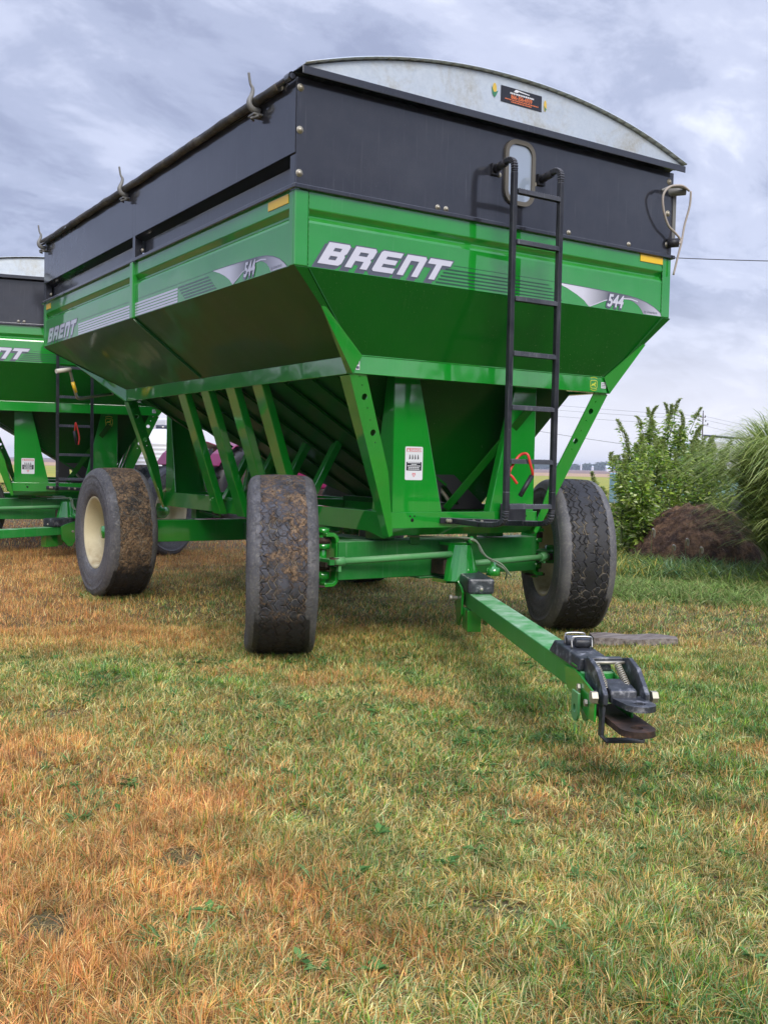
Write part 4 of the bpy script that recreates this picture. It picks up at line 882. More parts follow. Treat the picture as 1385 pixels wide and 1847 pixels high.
        kp.build('kingpin', gr, g); kr = MB(); kr.lathe([(0, 0), (0, .052), (.04, .052), (.04, 0)], (s * .93, .69, .675), 'z', 18); kr.lathe([(0, 0), (0, .052), (.06, .052), (.06, 0)], (s * .93, .69, .50), 'z', 18); kr.box(s * .93 - .05, s * .93 + .05, .56, .66, .53, .56); kr.lathe([(0, 0), (0, .075), (.014, .075), (.014, 0)], (s * .93, .69, .388), 'z', 18)
        kr.build('kingpin_bushing', M['rust'], g)
        kn = MB(); cs, sn = math.cos(steer), math.sin(steer); kn.tube([(s * .93, .69, .547), (s * (.93 + .22 * cs), .69 - s * .22 * sn, .547)], .045, 14); kn.box(s * .93 - .035, s * .93 + .035, .53, .66, .545, .58); kn.build('spindle', M['green_dull'], g)
    # wheels
    tA, tB, tC = M['tyre_a'], M['tyre_b'], M['tyre_c']
    make_wheel(g, -1.235, 0.70, -1, -steer * .92, tA); make_wheel(g, 1.158, 0.60, 1, -steer * .92, tC)
    make_wheel(g, -1.30, 3.80, -1, 0, tB); make_wheel(g, 1.27, 3.80, 1, 0, tA)
    # steering bell and tie rods
    tr = MB(); tr.tube([(-.90, .55, .565), (-.06, .42, .60)], .022, 12); tr.tube([(-.92, .55, .564), (-.85, .54, .567)], .030, 12); tr.beam((-.885, .55, .59), (-.885, .55, .50), .03, .02, (1, 0, 0)); tr.build('tie_rod', M['tie'], g)
    tr = MB(); tr.tube([(.06, .40, .53), (.86, .50, .545)], .022, 12); tr.tube([(.80, .49, .544), (.88, .505, .546)], .030, 12); tr.beam((.84, .50, .58), (.84, .50, .50), .03, .02, (1, 0, 0)); tr.build('tie_rod', M['tie'], g)
    kr = MB(); kr.lathe([(0, 0), (0, .035), (.05, .035), (.05, 0)], (-.91, .56, .54), 'z', 14); kr.lathe([(0, 0), (0, .035), (.05, .035), (.05, 0)], (.90, .51, .52), 'z', 14); kr.box(-.12, -.03, .44, .58, .46, .56); kr.build('rod_end', M['rust'], g)
    # --- tongue assembly in its own frame: u forward, s sideways
    TO = empty_part = None
    c_, s_ = math.cos(steer), math.sin(steer); F4 = frame((-.045, .30, 0), (-s_, -c_, 0), (c_, -s_, 0), (0, 0, 1))
    def tb(mb, u0, u1, s0, s1, z0, z1): mb.hexa([F4 @ Vector(v) for v in ((u0, s0, z0), (u0, s1, z0), (u1, s1, z0), (u1, s0, z0), (u0, s0, z1), (u0, s1, z1), (u1, s1, z1), (u1, s0, z1))])
    P = lambda u, s, z: F4 @ Vector((u, s, z))
    tg = MB(); tb(tg, .02, 2.72, -.012, .125, .272, .372); tongue = tg.build('tongue', M['tongue'], g, .006)
    tg = MB()   # side plates at the tip and hinge ears at the root
    for sa, sb in ((-.022, -.0125), (.1255, .136)): tg.prism([P(2.50, sa, .36), P(2.66, sa, .375), P(2.90, sa, .335), P(2.93, sa, .30), P(2.93, sa, .22), P(2.86, sa, .215), P(2.55, sa, .275)], (F4.to_3x3() @ Vector((0, sb - sa, 0))))
    tb(tg, 2.60, 2.68, -.02, .02, .373, .392)
    for sa, sb in ((-.045, -.03), (.14, .155)): tg.prism([P(-.10, sa, .44), P(.10, sa, .40), P(.16, sa, .37), P(.14, sa, .22), P(.04, sa, .13), P(-.02, sa, .13), P(-.10, sa, .25)], (F4.to_3x3() @ Vector((0, sb - sa, 0))))
    tb(tg, .12, .30, -.03, .06, .13, .268)
    tg.build('tongue_plate', gr, tongue, .003)
    bell = MB(); bell.smooth = False
    ang0 = R(150)
    prof = [(-.13, .655), (-.12, .40)]
    pts = [(.145 * math.cos(R(a)) + .02, .42 + .10 * math.sin(R(a))) for a in range(180, 361, 15)]
    for (xa, ya), (xb, yb) in zip(pts, pts[1:]): bell.quad((xa * .55, ya + .03, .665), (xb * .55, yb + .03, .665), (xb, yb, .42), (xa, ya, .42), (0, .008, 0))
    bell.box(-.11, .15, .42, .58, .40, .425); bell.box(-.06, .08, .45, .58, .655, .675); bell.build('steering_bell', gr, g, .003)
    mb = MB(); tb(mb, -.36, .278, -.026, .148, .373, .475); bb = mb.build('tongue_cover', M['iron'], tongue, .016)
    mb = MB(); mb.lathe([(0, .012), (.006, .010), (.008, 0)], P(.278, .062, .405), 'x', 12, rot=F4.to_3x3()); 
    for (u, sv, z) in ((2.74, -.024, .315), (2.84, -.024, .275)): mb.lathe([(0, .016), (-.010, .015), (-.012, 0)], P(u, sv, z), 'y', 6, rot=F4.to_3x3() @ Matrix(((0, 1, 0), (1, 0, 0), (0, 0, 1))) @ Matrix(((1, 0, 0), (0, 1, 0), (0, 0, 1))) if False else F4.to_3x3())
    mb.tube([P(-.02, -.10, .31), P(-.02, .17, .31)], .014, 10); mb.tube([P(-.02, -.10, .31), P(-.02, -.075, .31)], .022, 6)
    for sv in (-.012, .205):
        sg = -1 if sv < 0 else 1; mb.lathe([(0, .0), (0, .025), (.024 * sg, .024), (.028 * sg, 0)], P(2.925, sv, .318), 'y', 6, rot=F4.to_3x3())
    mb.build('hitch_bolt', M['bolt'], tongue)
    # latch housing
    hb = MB(); sec = lambda u, z: [P(u, -.022, z), P(u, .118, z)]
    hb.hexa([P(2.245, -.022, .374), P(2.245, .122, .374), P(2.70, .122, .374), P(2.70, -.022, .374), P(2.30, -.012, .432), P(2.30, .112, .432), P(2.70, .112, .425), P(2.70, -.012, .425)])
    hb.tube([P(2.40, .01, .445), P(2.40, .10, .445)], .026, 14); hb.tube([P(2.47, .03, .45), P(2.47, .10, .45)], .022, 14); hb.box(0, 0, 0, 0, 0, 0)
    latch = hb.build('hitch_latch', M['iron'], tongue, .006)
    mb = MB()
    for u in (2.40, 2.50): mb.tube(smooth_path([P(u, .012, .43), P(u - .01, .012, .468), P(u - .01, .025, .478), P(u - .01, .088, .478), P(u - .01, .10, .468), P(u, .10, .43)], 4), .0045, 8)
    mb.build('wire_latch', M['steel'], latch)
    # cheeks
    ck = MB()
    for sa, sb in ((.003, .022), (.168, .187)): ck.prism([P(2.66, sa, .375), P(2.68, sa, .425), P(2.76, sa, .440), P(2.86, sa, .415), P(2.93, sa, .365), P(2.965, sa, .335), P(2.965, sa, .295), P(2.93, sa, .28), P(2.88, sa, .29), P(2.66, sa, .29)], (F4.to_3x3() @ Vector((0, sb - sa, 0))))
    tb(ck, 2.665, 2.70, .0225, .1675, .405, .428); ck.build('hitch_cheek', M['iron'], tongue, .004)
    mb = MB(); mb.tube([P(2.72, .02, .412), P(2.72, .17, .412)], .007, 8)
    for sv in (.045, .135):
        pts = []; n = 90
        for i in range(n): t = i / (n - 1); a = t * 2 * math.pi * 13; q = P(2.73 + .15 * t, sv, .405 - .075 * t); e1 = F4.to_3x3() @ Vector((0, 1, 0)); e2 = F4.to_3x3() @ Vector((.45, 0, .89)); pts.append(q + e1 * .013 * math.cos(a) + e2 * .013 * math.sin(a))
        mb.tube(pts, .0032, 5)
    mb.build('hitch_spring', M['bolt'], tongue)
    # clevis plates with pin holes
    cl = MB(); rx = F4.to_3x3()
    def tongue_plate(u0, u1, sc0, hw0, hw1, z, th, hole, skew=0.0):
        lp = [(u0, sc0 - hw0), (u0, sc0 + hw0)] + [(u1 - hw1 + hw1 * math.cos(R(a)) , sc0 + skew - hw1 * math.sin(R(a))) for a in range(-90, 91, 15)]
        h = [(u1 - hw1 + hole * math.cos(a * .5236), sc0 + skew + hole * math.sin(a * .5236)) for a in range(12)]
        put(cl, curve_mesh([lp, h], th), F4 @ Matrix.Translation((0, 0, z - th)))
    tongue_plate(2.90, 3.085, .105, .062, .060, .315, .022, .022, .02); up = cl.build('upper_clevis_plate', M['iron'], tongue, .003)
    cl = MB(); cl.hexa([P(2.84, .045, .31), P(2.84, .150, .31), P(2.935, .150, .29), P(2.935, .045, .29), P(2.80, .045, .365), P(2.80, .150, .365), P(2.925, .150, .342), P(2.925, .045, .342)]); cl.build('hinge_block', M['iron'], tongue, .006); cl = MB(); tongue_plate(2.70, 3.15, .095, .065, .068, .238, .024, .024, .0); cl.build('lower_clevis_plate', M['rust'], tongue, .003)
    mb = MB(); mb.beam(P(2.925, .012, .30), P(2.93, .008, .165), .012, .045, F4.to_3x3() @ Vector((1, 0, 0))); mb.beam(P(2.93, .006, .170), P(2.94, .03, .148), .012, .045, F4.to_3x3() @ Vector((1, 0, 0))); mb.beam(P(2.935, .02, .150), P(2.935, .175, .150), .045, .012, (0, 0, 1)); mb.beam(P(2.935, .170, .150), P(2.935, .178, .215), .012, .045, F4.to_3x3() @ Vector((1, 0, 0))); mb.build('hitch_bracket', M['iron'], tongue, .003)
    mb = MB()
    for sv in (-.035, .005):
        lp = [(2.70, .30), (2.70, .25)] + [(2.745 + .045 * math.cos(R(a)), .225 + .045 * math.sin(R(a))) for a in range(180, 361, 20)] + [(2.79, .25), (2.79, .30)]
        put(mb, curve_mesh([lp, circ(2.745, .232, .018, 14)], .010), frame(P(0, sv, 0), F4.to_3x3() @ Vector((1, 0, 0)), (0, 0, 1), F4.to_3x3() @ Vector((0, -1, 0))))
    mb.build('chain_eye', M['tie'], tongue, .002)
    # hoses round the pivot
    hs = MB(); hs.tube(smooth_path([(-.35, .55, .72), (-.05, .40, .715), (.06, .33, .70), (.08, .28, .62), (.12, .2, .56), (.20, .16, .50), (.23, .20, .44)], 6), .007, 6); hs.tube(smooth_path([(.02, .40, .70), (.05, .30, .69), (.07, .22, .60), (.14, .14, .55), (.21, .12, .47)], 6), .006, 6); hs.build('brake_hose', M['hose'], g)
    hs = MB(); hs.lathe([(0, 0), (0, .05), (.05, .045), (.06, .02), (.09, .02), (.09, 0)], (.12, .20, .47), 'z', 16); hs.lathe([(0, 0), (0, .025), (.03, .025), (.05, .01), (.05, 0)], (.05, .36, .675), 'z', 10); hs.build('brake_fitting', gr, g)
    # --- discharge chute at the front, black, with slot and spring
    ch = MB(); M4 = frame((0, 0.74, 0), (1, 0, 0), (0, 0, 1), (0, -1, 0))
    put(ch, curve_mesh([[(-.10, .893), (.46, .893), (.44, .925), (.06, 1.225), (-.02, 1.25), (-.10, 1.2)], [(.06, .925), (.22, .925), (.20, .95), (.09, 1.07), (.05, 1.06)]], .012), M4)
    chute = ch.build('discharge_chute', M['rubber_black'], g, .004)
    mb = MB(); pts = []
    for i in range(150): t = i / 149; a = t * 2 * math.pi * 18; pts.append((.08 + .12 * t + .015 * math.cos(a), .80 + .015 * math.sin(a), 1.06 - .13 * t)) 
    mb.tube(pts, .004, 5); mb.build('chute_spring', M['bolt'], chute)
    # slim diagonal strap behind the legs
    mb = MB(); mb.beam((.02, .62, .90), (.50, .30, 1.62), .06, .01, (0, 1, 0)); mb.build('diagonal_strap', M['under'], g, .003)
    # --- ladder
    ld = MB()
    for x, zl_ in ((-.125, .86), (.262, .86)):
        path = smooth_path([(x - .004, -.005, 3.085), (x - .003, -.10, 3.105), (x - .002, -.16, 3.112), (x, -.195, 3.085), (x, -.20, 3.03)], 4) + [Vector((x + .004, -.20, 1.05))] + smooth_path([(x + .004, -.20, .93), (x + .004, -.185, .868), (x + .004, -.12, .838), (x + .004, .05, .828)], 4)
        for a, c in zip(path, path[1:]):
            d = (c - a).normalized(); ld.beam(a, c + d * .002, .036, .036, (0, 1, 0) if abs(d.z) > .7 else (0, 0, 1))
    lad = ld.build('ladder', M['ladder'], g, .007)
    for z in (2.923, 2.612, 2.262, 1.922, 1.585, 1.247, .961):
        mb = MB(); mb.box(-.105, .245, -.222, -.182, z - .004, z + .004); mb.box(-.105, .245, -.223, -.217, z - .022, z - .0045); mb.box(-.105, .245, -.187, -.181, z - .022, z - .0045)
        for k in range(17):
            for yy in (-.212, -.192): mb.lathe([(0, .0075), (.005, .006), (.005, 0)], (-.09 + k * .02, yy, z + .0035), 'z', 6)
        mb.build('rung', M['rung'], lad)
    mb = MB()
    for x in (-.125, .262):
        mb.tube([(x - .004, -.012, 3.085), (x - .004, -.12, 3.105)], .026, 10); mb.box(x - .03, x + .03, -.020, -.002, 3.05, 3.12)
    mb.build('rail_sleeve', M['rubber_black'], lad)
    mb = MB(); mb.beam((-.235, .335, .838), (.62, .335, .805), .014, .040, (0, 0, 1)); mb.beam((-.121, .06, .828), (-.121, .33, .835), .036, .036); mb.beam((.266, .06, .828), (.266, .33, .815), .036, .036); mb.box(.27, .50, .318, .330, .80, .95); mb.build('ladder_bracket', M['ladder'], lad, .004)
    for (x, z) in ((-.19, .838), (-.17, .837), (.03, .829), (.10, .826)):
        mb = MB(); mb.lathe([(0, .014), (-.010, .012), (-.012, 0)], (x, .315, z), 'y', 8); mb.build('bolt', M['bolt'], g)
    for (x, z) in ((-.085, 3.06), (.21, 3.05)):
        mb = MB(); mb.lathe([(0, .016), (-.012, .014), (-.015, 0)], (x, 0, z), 'y', 8); mb.build('bolt', M['bolt'], g)
    # --- end cap stickers
    if full:
        dd = MB(); yv = -.0605; fr = frame((0, yv, 0), (1, 0, 0), (0, 0, 1), (0, -1, 0)); fr = fr @ Matrix.Translation((0, -.058, 0)); cs_ = [(-.135, 3.555), (.205, 3.555), (.205, 3.655), (-.135, 3.655)]
        put(dd, curve_mesh([cs_]), fr); stk = dd.build('dealer_sticker', M['ink'], cap)
        mb = MB(); put(mb, text_mesh('866-356-6939', .036, 0, 0, .0009, 'CENTER', .86), fr @ Matrix.Translation((.035, 3.588, .0012)))
        for q, (a0, a1, z) in enumerate(((-.10, .17, 3.576), (-.05, .12, 3.564))):
            xx = a0
            while xx < a1: w_ = .006 + .008 * random.random(); put(mb, curve_mesh([[(xx, z), (xx + w_, z), (xx + w_, z + .007), (xx, z + .007)]]), fr @ Matrix.Translation((0, 0, .0012))); xx += w_ + .004
        mb.build('sticker_print', M['orange'], stk)
        mb = MB(); xx = -.06
        while xx < .13: w_ = .006 + .008 * random.random(); put(mb, curve_mesh([[(xx, 3.616), (xx + w_, 3.616), (xx + w_, 3.626), (xx, 3.626)]]), fr @ Matrix.Translation((0, 0, .0012))); xx += w_ + .004
        put(mb, curve_mesh([[(-.03, 3.632), (0, 3.632), (.01, 3.640), (.04, 3.638), (.10, 3.636), (.10, 3.641), (.03, 3.646), (-.01, 3.65), (-.02, 3.645)]]), fr @ Matrix.Translation((0, 0, .0012))); mb.build('sticker_logo', M['white'], stk)
        for cx_, w_, k_ in ((-.185, .016, 'corn'), (.235, .012, 'cornold')):
            mb = MB(); put(mb, curve_mesh([[(cx_ + w_ * math.cos(R(a)) , 3.62 + .036 * math.sin(R(a)) - (0 if k_ == 'corn' else .02)) for a in range(0, 360, 24)]]), fr @ Matrix.Translation((0, 0, .0004))); mb.build('corn_sticker', M['corn'], cap)
            mb = MB(); put(mb, curve_mesh([[(cx_ - w_ * 1.7, 3.635), (cx_ - w_ * .4, 3.60), (cx_ + w_ * .2, 3.60), (cx_ + w_ * 1.8, 3.615), (cx_ + w_ * .9, 3.585), (cx_, 3.566), (cx_ - w_ * 1.1, 3.585)]] if k_ == 'corn' else [[(cx_ - w_, 3.60), (cx_, 3.59), (cx_ + w_, 3.58), (cx_, 3.565)]]), fr @ Matrix.Translation((0, 0, .0010))); mb.build('corn_sticker_husk', M['cornleaf'], cap)
    # --- crank holder and pull rope at the far front corner
    mb = MB(); mb.tube([(1.50, .02, 3.215), (1.60, -.06, 3.225)], .030, 14); mb.tube([(1.36, -.05, 3.19), (1.42, -.07, 3.222), (1.50, -.08, 3.235), (1.58, -.08, 3.235)], .010, 8); mb.box(1.541, 1.575, .0, .06, 2.84, 3.20); mb.build('roller_bracket', M['steel_paint'], g, .002)
    mb = MB(); mb.tube([(1.49, .0, 2.845), (1.55, -.055, 2.85)], .032, 14); mb.build('roller', M['rubber_black'], g)
    mb = MB(); mb.tube(smooth_path([(1.60, -.09, 3.22), (1.50, -.11, 3.235), (1.40, -.09, 3.215), (1.345, -.08, 3.15), (1.365, -.07, 3.05), (1.43, -.06, 2.955), (1.50, -.06, 2.915), (1.56, -.06, 2.875), (1.555, -.06, 2.845), (1.53, -.06, 2.845)], 6), .0085, 8)
    mb.tube(smooth_path([(1.62, -.09, 3.22), (1.625, -.08, 3.12), (1.60, -.06, 2.98), (1.575, -.06, 2.86), (1.555, -.05, 2.76), (1.535, -.03, 2.62)], 6), .0075, 8); mb.build('pull_rope', M['rope'], g)
    # --- crank handle at the rear
    mb = MB(); ck_ = [(-1.02, 4.75, 1.845), (-1.25, 4.72, 1.80), (-1.36, 4.70, 1.775), (-1.40, 4.68, 1.80), (-1.44, 4.66, 1.92), (-1.475, 4.64, 2.035), (-1.49, 4.63, 2.05)]
    mb.tube(smooth_path(ck_, 5), .0135, 10); cko = mb.build('crank_handle', M['steel'], g)
    mb = MB(); mb.tube([(-1.47, 4.64, 2.045), (-1.615, 4.60, 2.015)], .021, 14); mb.build('grip', M['grip'], cko)
    mb = MB(); mb.tube([(-1.408, 4.675, 1.83), (-1.443, 4.66, 1.93)], .017, 10); mb.build('yellow_sleeve', M['yellow'], cko)
    return g
M['steel_paint'] = paint('grey_weathered_steel', (0.20, 0.20, 0.19), (0.42, 0.40, 0.34), 0.5, coat=0.2, coat_r=0.3)
M['tie'] = paint('faded_green_rod', (0.10, 0.36, 0.12), (0.36, 0.46, 0.32), 0.7, coat=0.3, coat_r=0.3)
M['tongue'] = paint('scuffed_green_tongue', (0.010, 0.30, 0.035), (0.34, 0.46, 0.32), 1.0, coat=0.4, coat_r=0.25, speck=0.9)
ST = R(27.3)
make_wagon('grain_wagon', (0, 0, 0), 0, ST, 'large green and black gravity grain wagon in front, its tongue reaching toward the viewer', True)
w2 = make_wagon('grain_wagon', (-0.8134, 7.06, 0), -0.2383, R(50), 'second green grain wagon parked behind at the left, cut by the photo edge', False)

for o in w2.children:     # the second wagon carries a slightly lower extension
    if o.name.split('.')[0] in ('upper_box', 'top_lip', 'end_cap', 'tarp', 'tarp_roll', 'roll_pipe', 'window', 'tarp_stop', 'roller_bracket', 'pull_rope', 'roller'): o.scale.z = .87; o.location.z = ZG * .13

# red bent hooks hung on the ladders
def hook(name, pts_red, pts_dark, label, T):
    g = MB(); g.tube([T @ Vector(p) for p in smooth_path(pts_red, 5)], .009, 8); o = g.build(name, M['redtool']); tag(o, label, 'transport strap', 'red coated hooks hung on ladder rungs')
    d = MB(); d.tube([T @ Vector(p) for p in pts_dark], .016, 10); d.build('handle', M['rubber_black'], o); return o
I4 = Matrix.Identity(4)
hook('hanging_hook', [(-.055, -.225, 1.10), (-.085, -.215, 1.14), (-.10, -.20, 1.17), (-.04, -.19, 1.25), (-.005, -.20, 1.285), (.015, -.235, 1.285), (.03, -.245, 1.23), (.05, -.245, 1.18), (.062, -.235, 1.155)], [(.055, -.235, 1.15), (-.035, -.235, 1.025)], 'red bent hook with black handle hung on the front ladder rung of the near wagon', I4)
T2 = Matrix.Translation((-0.8134, 7.06, 0)) @ Matrix.Rotation(-0.2383, 4, 'Z')
hook('hanging_hook', [(.07, -.225, 1.50), (.075, -.235, 1.60), (.085, -.24, 1.60), (.12, -.24, 1.45), (.11, -.24, 1.36)], [(.06, -.235, 1.52), (.095, -.235, 1.36)], 'small red hook hung on the ladder of the second wagon at the left', T2)

# ================================================================== things around
# weathered plank lying in the grass beside the far front tyre
mb = MB(); n = 10
a = Vector((0.86, 0.0, 0)); c = Vector((1.36, -0.33, 0)); d = (c - a).normalized(); s = Vector((-d.y, d.x, 0))
for k in range(n):
    p0 = a.lerp(c, k / n); p1 = a.lerp(c, (k + 1) / n); w0 = .085 if k < n - 3 else .085 - .02 * (k - n + 3); w1 = .085 if k + 1 < n - 3 else max(.02, .085 - .02 * (k + 4 - n)); z = .030 + .006 * math.sin(k)
    z2 = .030 + .006 * math.sin(k + 1)
    mb.hexa([p0 - s * w0 + Vector((0, 0, -.05)), p1 - s * w1 + Vector((0, 0, -.05)), p1 + s * w1 + Vector((0, 0, -.05)), p0 + s * w0 + Vector((0, 0, -.05)), p0 - s * w0 + Vector((0, 0, z)), p1 - s * w1 + Vector((0, 0, z2)), p1 + s * w1 + Vector((0, 0, z2 + .01)), p0 + s * w0 + Vector((0, 0, z + .01))])
o = mb.build('wooden_plank', M['wood']); tag(o, 'weathered grey wooden plank lying in the grass behind the tongue tip', 'plank')

def at(px, dist, z=0.0):
    """a spot on the ground at a bearing (photo column, 1385 wide) and distance"""
    d = Vector((cf_.x, cf_.y)) * 1813.9 + Vector((cr_.x, cr_.y)) * (px - 692.5); d.normalize(); return CAM.x + d.x * dist, CAM.y + d.y * dist
# dirt mound
def mound():
    n = 150; m_ = 80; cx, cy = at(1252, 13.9); V = []; 
    ang = math.atan2(cr_.y, cr_.x); ca, sa = math.cos(ang), math.sin(ang)
    U = np.linspace(-1.9, 1.9, n); Vv = np.linspace(-1.15, 1.15, m_); UU, VV = np.meshgrid(U, Vv)
    X = cx + UU * ca - VV * sa; Y = cy + UU * sa + VV * ca
    r = np.sqrt((UU / .92) ** 2 + (VV / 1.0) ** 2); h = np.clip(1 - r ** 2.2, 0, 1) ** 0.7 * (0.90 + 0.12 * np.clip(UU, -1, 1)) 
    h = h * (0.72 + 0.5 * fbm(X, Y, 1.6, 201)) + (fbm(X, Y, 7, 202, 4) - .5) * .16 * (h > .02) + (fbm(X, Y, 22, 203, 3) - .5) * .05 * (h > .02)
    Z = GZ - 0.06 + h; V = np.stack([X.ravel(), Y.ravel(), Z.ravel()], 1); i, j = np.meshgrid(np.arange(n - 1), np.arange(m_ - 1)); a = (j * n + i).ravel()
    o = np_mesh('dirt_mound', V, [np.stack([a, a + 1, a + n + 1, a + n], 1)], None, M['soil'], True); tag(o, 'low mound of dark crumbly soil in front of the tall weeds', 'dirt mound')
    # dead roots and straw on it
    k = rng.integers(0, len(V), 5000); P = V[k]; P = P[(P[:, 2] > GZ + .05)]; q = len(P); cols = np.array([(.16, .09, .055), (.28, .18, .10), (.10, .06, .04), (.34, .26, .17)])
    v, F, C = blades(P, 0.02 + .07 * rng.random(q), np.full(q, .007), rng.random(q) * 6.28, 1.0 + 2 * rng.random(q), cols[rng.integers(0, 4, q)], 2)
    s = np_mesh('dead_roots', v, F, C, M['grass']); s.parent = o
    return o
mound()

# tall pigweed plants
LEAFC = np.array([(0.14, 0.26, 0.02), (0.25, 0.38, 0.04), (0.36, 0.50, 0.06), (0.50, 0.62, 0.13), (0.72, 0.78, 0.40), (0.14, 0.28, 0.04)])
SPIKEC = np.array([(0.30, 0.38, 0.08), (0.38, 0.46, 0.13), (0.20, 0.29, 0.06), (0.50, 0.54, 0.24)])
def leafcards(P, D, Ln, Wd, cols, droop=0.25):
    """folded pointed leaves: P root, D unit direction"""
    n = len(P); up = np.array([0, 0, 1.0]); s = np.cross(D, up); s /= np.linalg.norm(s, axis=1)[:, None] + 1e-6; nr = np.cross(s, D)
    tilt = rng.normal(0, .5, n)[:, None]; s = s * np.cos(tilt) + nr * np.sin(tilt); L_ = Ln[:, None]; w = Wd[:, None]
    v0 = P; v1 = P + D * L_ * .45 + s * w * .5; v2 = P + D * L_ * .45 - s * w * .5; vm = P + D * L_ * .45 - nr * w * .12; v3 = P + D * L_; v3 = v3.copy(); v3[:, 2] -= droop * Ln
    V = np.stack([v0, v1, vm, v2, v3], 1).reshape(-1, 3); b = (np.arange(n) * 5)[:, None]
    F = [np.concatenate([b + np.array([[0, 1, 2]]), b + np.array([[0, 2, 3]]), b + np.array([[1, 4, 2]]), b + np.array([[2, 4, 3]])])]
    return V, F, np.repeat(cols, 5, 0)
def pigweed(x, y, h, lean, nb, label, spike=0.45, dens=1.0, name='weed_plant'):
    root = empty(name, (x, y, float(ground_z(np.array([x]), np.array([y]))[0]) - 0.02)); tag(root, label, 'weed', 'tall leafy weeds behind the dirt mound')
    az0 = random.random() * 6.28; st = MB(); stems = []
    main = smooth_path([(0, 0, 0), (lean * .15, lean * .05, h * .4), (lean * .5, lean * .2, h * .75), (lean, lean * .4, h)], 5); st.tube(main, [0.016 * (1 - i / len(main)) + .004 for i in range(len(main))], 6); stems.append((main, 1.0))
    for b in range(nb):
        t = .12 + .7 * (b + random.random()) / nb; base = main[int(t * (len(main) - 1))]; a = az0 + b * 2.4; ln = h * (.30 + .42 * random.random()) * (1.05 - t * .75); out = ln * (.42 + .2 * random.random())
        p = smooth_path([base, base + Vector((math.cos(a) * out * .6, math.sin(a) * out * .6, ln * .35)), base + Vector((math.cos(a) * out, math.sin(a) * out, ln * .9))], 4); st.tube(p, [.008 * (1 - i / len(p)) + .002 for i in range(len(p))], 5); stems.append((p, .55))
    st.build('stem', M['stem'], root)
    LP, LD, LL, LW, LC = [], [], [], [], []; SP, SD, SL, SW, SC = [], [], [], [], []
    for pth, big in stems:
        A = np.array([list(p) for p in pth]); m_ = len(A); n = int((300 if big == 1 else 120) * dens); t = rng.random(n) ** .8 * (0.93); f = t * (m_ - 1); i = np.clip(f.astype(int), 0, m_ - 2); q = A[i] + (A[i + 1] - A[i]) * (f - i)[:, None]
        if big == 1: kk = t > .06; q = q[kk]; t = t[kk]
        n = len(q); a = rng.random(n) * 6.28; el = rng.uniform(-.25, .75, n); D = np.stack([np.cos(a) * np.cos(el), np.sin(a) * np.cos(el), np.sin(el)], 1); pet = .02 + .07 * rng.random(n) * (1 - t * .6); LP.append(q + D * pet[:, None]); LD.append(D); sz = (.055 + .075 * rng.random(n)) * (1.15 - .55 * t); LL.append(sz); LW.append(sz * rng.uniform(.38, .55, n)); LC.append(LEAFC[rng.integers(0, 6, n)] * (.75 + .5 * rng.random(n))[:, None])
        # flower spike on the tip
        tip = A[-1]; dr = A[-1] - A[-2]; dr /= np.linalg.norm(dr); sl = spike * (.85 + .6 * random.random()) * (1 if big == 1 else .5); ba = random.random() * 6.28; n = int(1300 * sl); t = rng.random(n); bend = sl * .20 * t ** 4
        q = tip[None] - dr * sl * .55 + dr * (t * sl)[:, None] + np.stack([np.cos(ba) * bend, np.sin(ba) * bend, -bend * .5], 1); a = rng.random(n) * 6.28; rad = .040 * (1.05 - t) * (.6 + .5 * np.sin(t * 40) ** 2); D = np.stack([np.cos(a), np.sin(a), rng.uniform(0, 1.2, n)], 1); D /= np.linalg.norm(D, axis=1)[:, None]
        SP.append(q + D * (rad * rng.random(n))[:, None]); SD.append(D); SL.append(.026 + .024 * rng.random(n)); SW.append(.010 + .008 * rng.random(n)); SC.append(SPIKEC[rng.integers(0, 4, n)] * (.7 + .55 * rng.random(n))[:, None])
    cat = np.concatenate
    V, F, C = leafcards(cat(LP), cat(LD), cat(LL), cat(LW), cat(LC)); np_mesh('leaves', V, F, C, M['leaf']).parent = root
    V, F, C = leafcards(cat(SP), cat(SD), cat(SL), cat(SW), cat(SC), .05); np_mesh('flower_spike', V, F, C, M['leaf']).parent = root
    return root
def htop(v, dist, hz=849): return 1.20 + (hz - v) / 1813.9 * dist - GZ
spots = [(1121, 13.6, 822, .05, 6, 'narrow weed plant at the left end of the row, next to the white post'), (1133, 15.2, 788, -.10, 7, 'leafy weed with a bent tip just right of the teal board'),
         (1152, 14.2, 806, .06, 8, 'short bushy weed low in front of the second weed'), (1168, 15.2, 746, -.04, 8, 'tall weed with the left one of the two highest flower spikes'),
         (1183, 14.3, 800, -.05, 8, 'dense dark weed in front of the two highest spikes'), (1198, 15.4, 738, .02, 8, 'tallest weed with a straight green flower spike'),
         (1222, 15.0, 752, .10, 8, 'tall weed with two curved spikes right of the tallest one'), (1212, 14.2, 815, .04, 7, 'low broad-leaved weed beside the soil, under the tallest spike'),
         (1245, 15.2, 778, .03, 8, 'weed with drooping top in front of the power pole'), (1262, 14.6, 800, .0, 7, 'bright green weed in the middle of the right half of the row'),
         (1281, 15.0, 790, -.05, 7, 'weed with arching narrow leaves left of the white trailer roof'), (1297, 14.6, 806, .06, 6, 'last weed before the drooping ornamental grass'),
         (1142, 13.7, 850, .0, 6, 'small weed at the foot of the row next to the tyre'), (1236, 14.9, 822, .0, 7, 'weed rising directly behind the crest of the soil mound'),
         (1157, 13.4, 862, .03, 7, 'broad low weed spilling over the left foot of the soil mound'), (1176, 14.6, 790, .06, 8, 'leafy weed filling the gap between the two highest spikes'), (1270, 15.4, 795, .02, 8, 'bushy weed in front of the teal panel right of the power pole')]
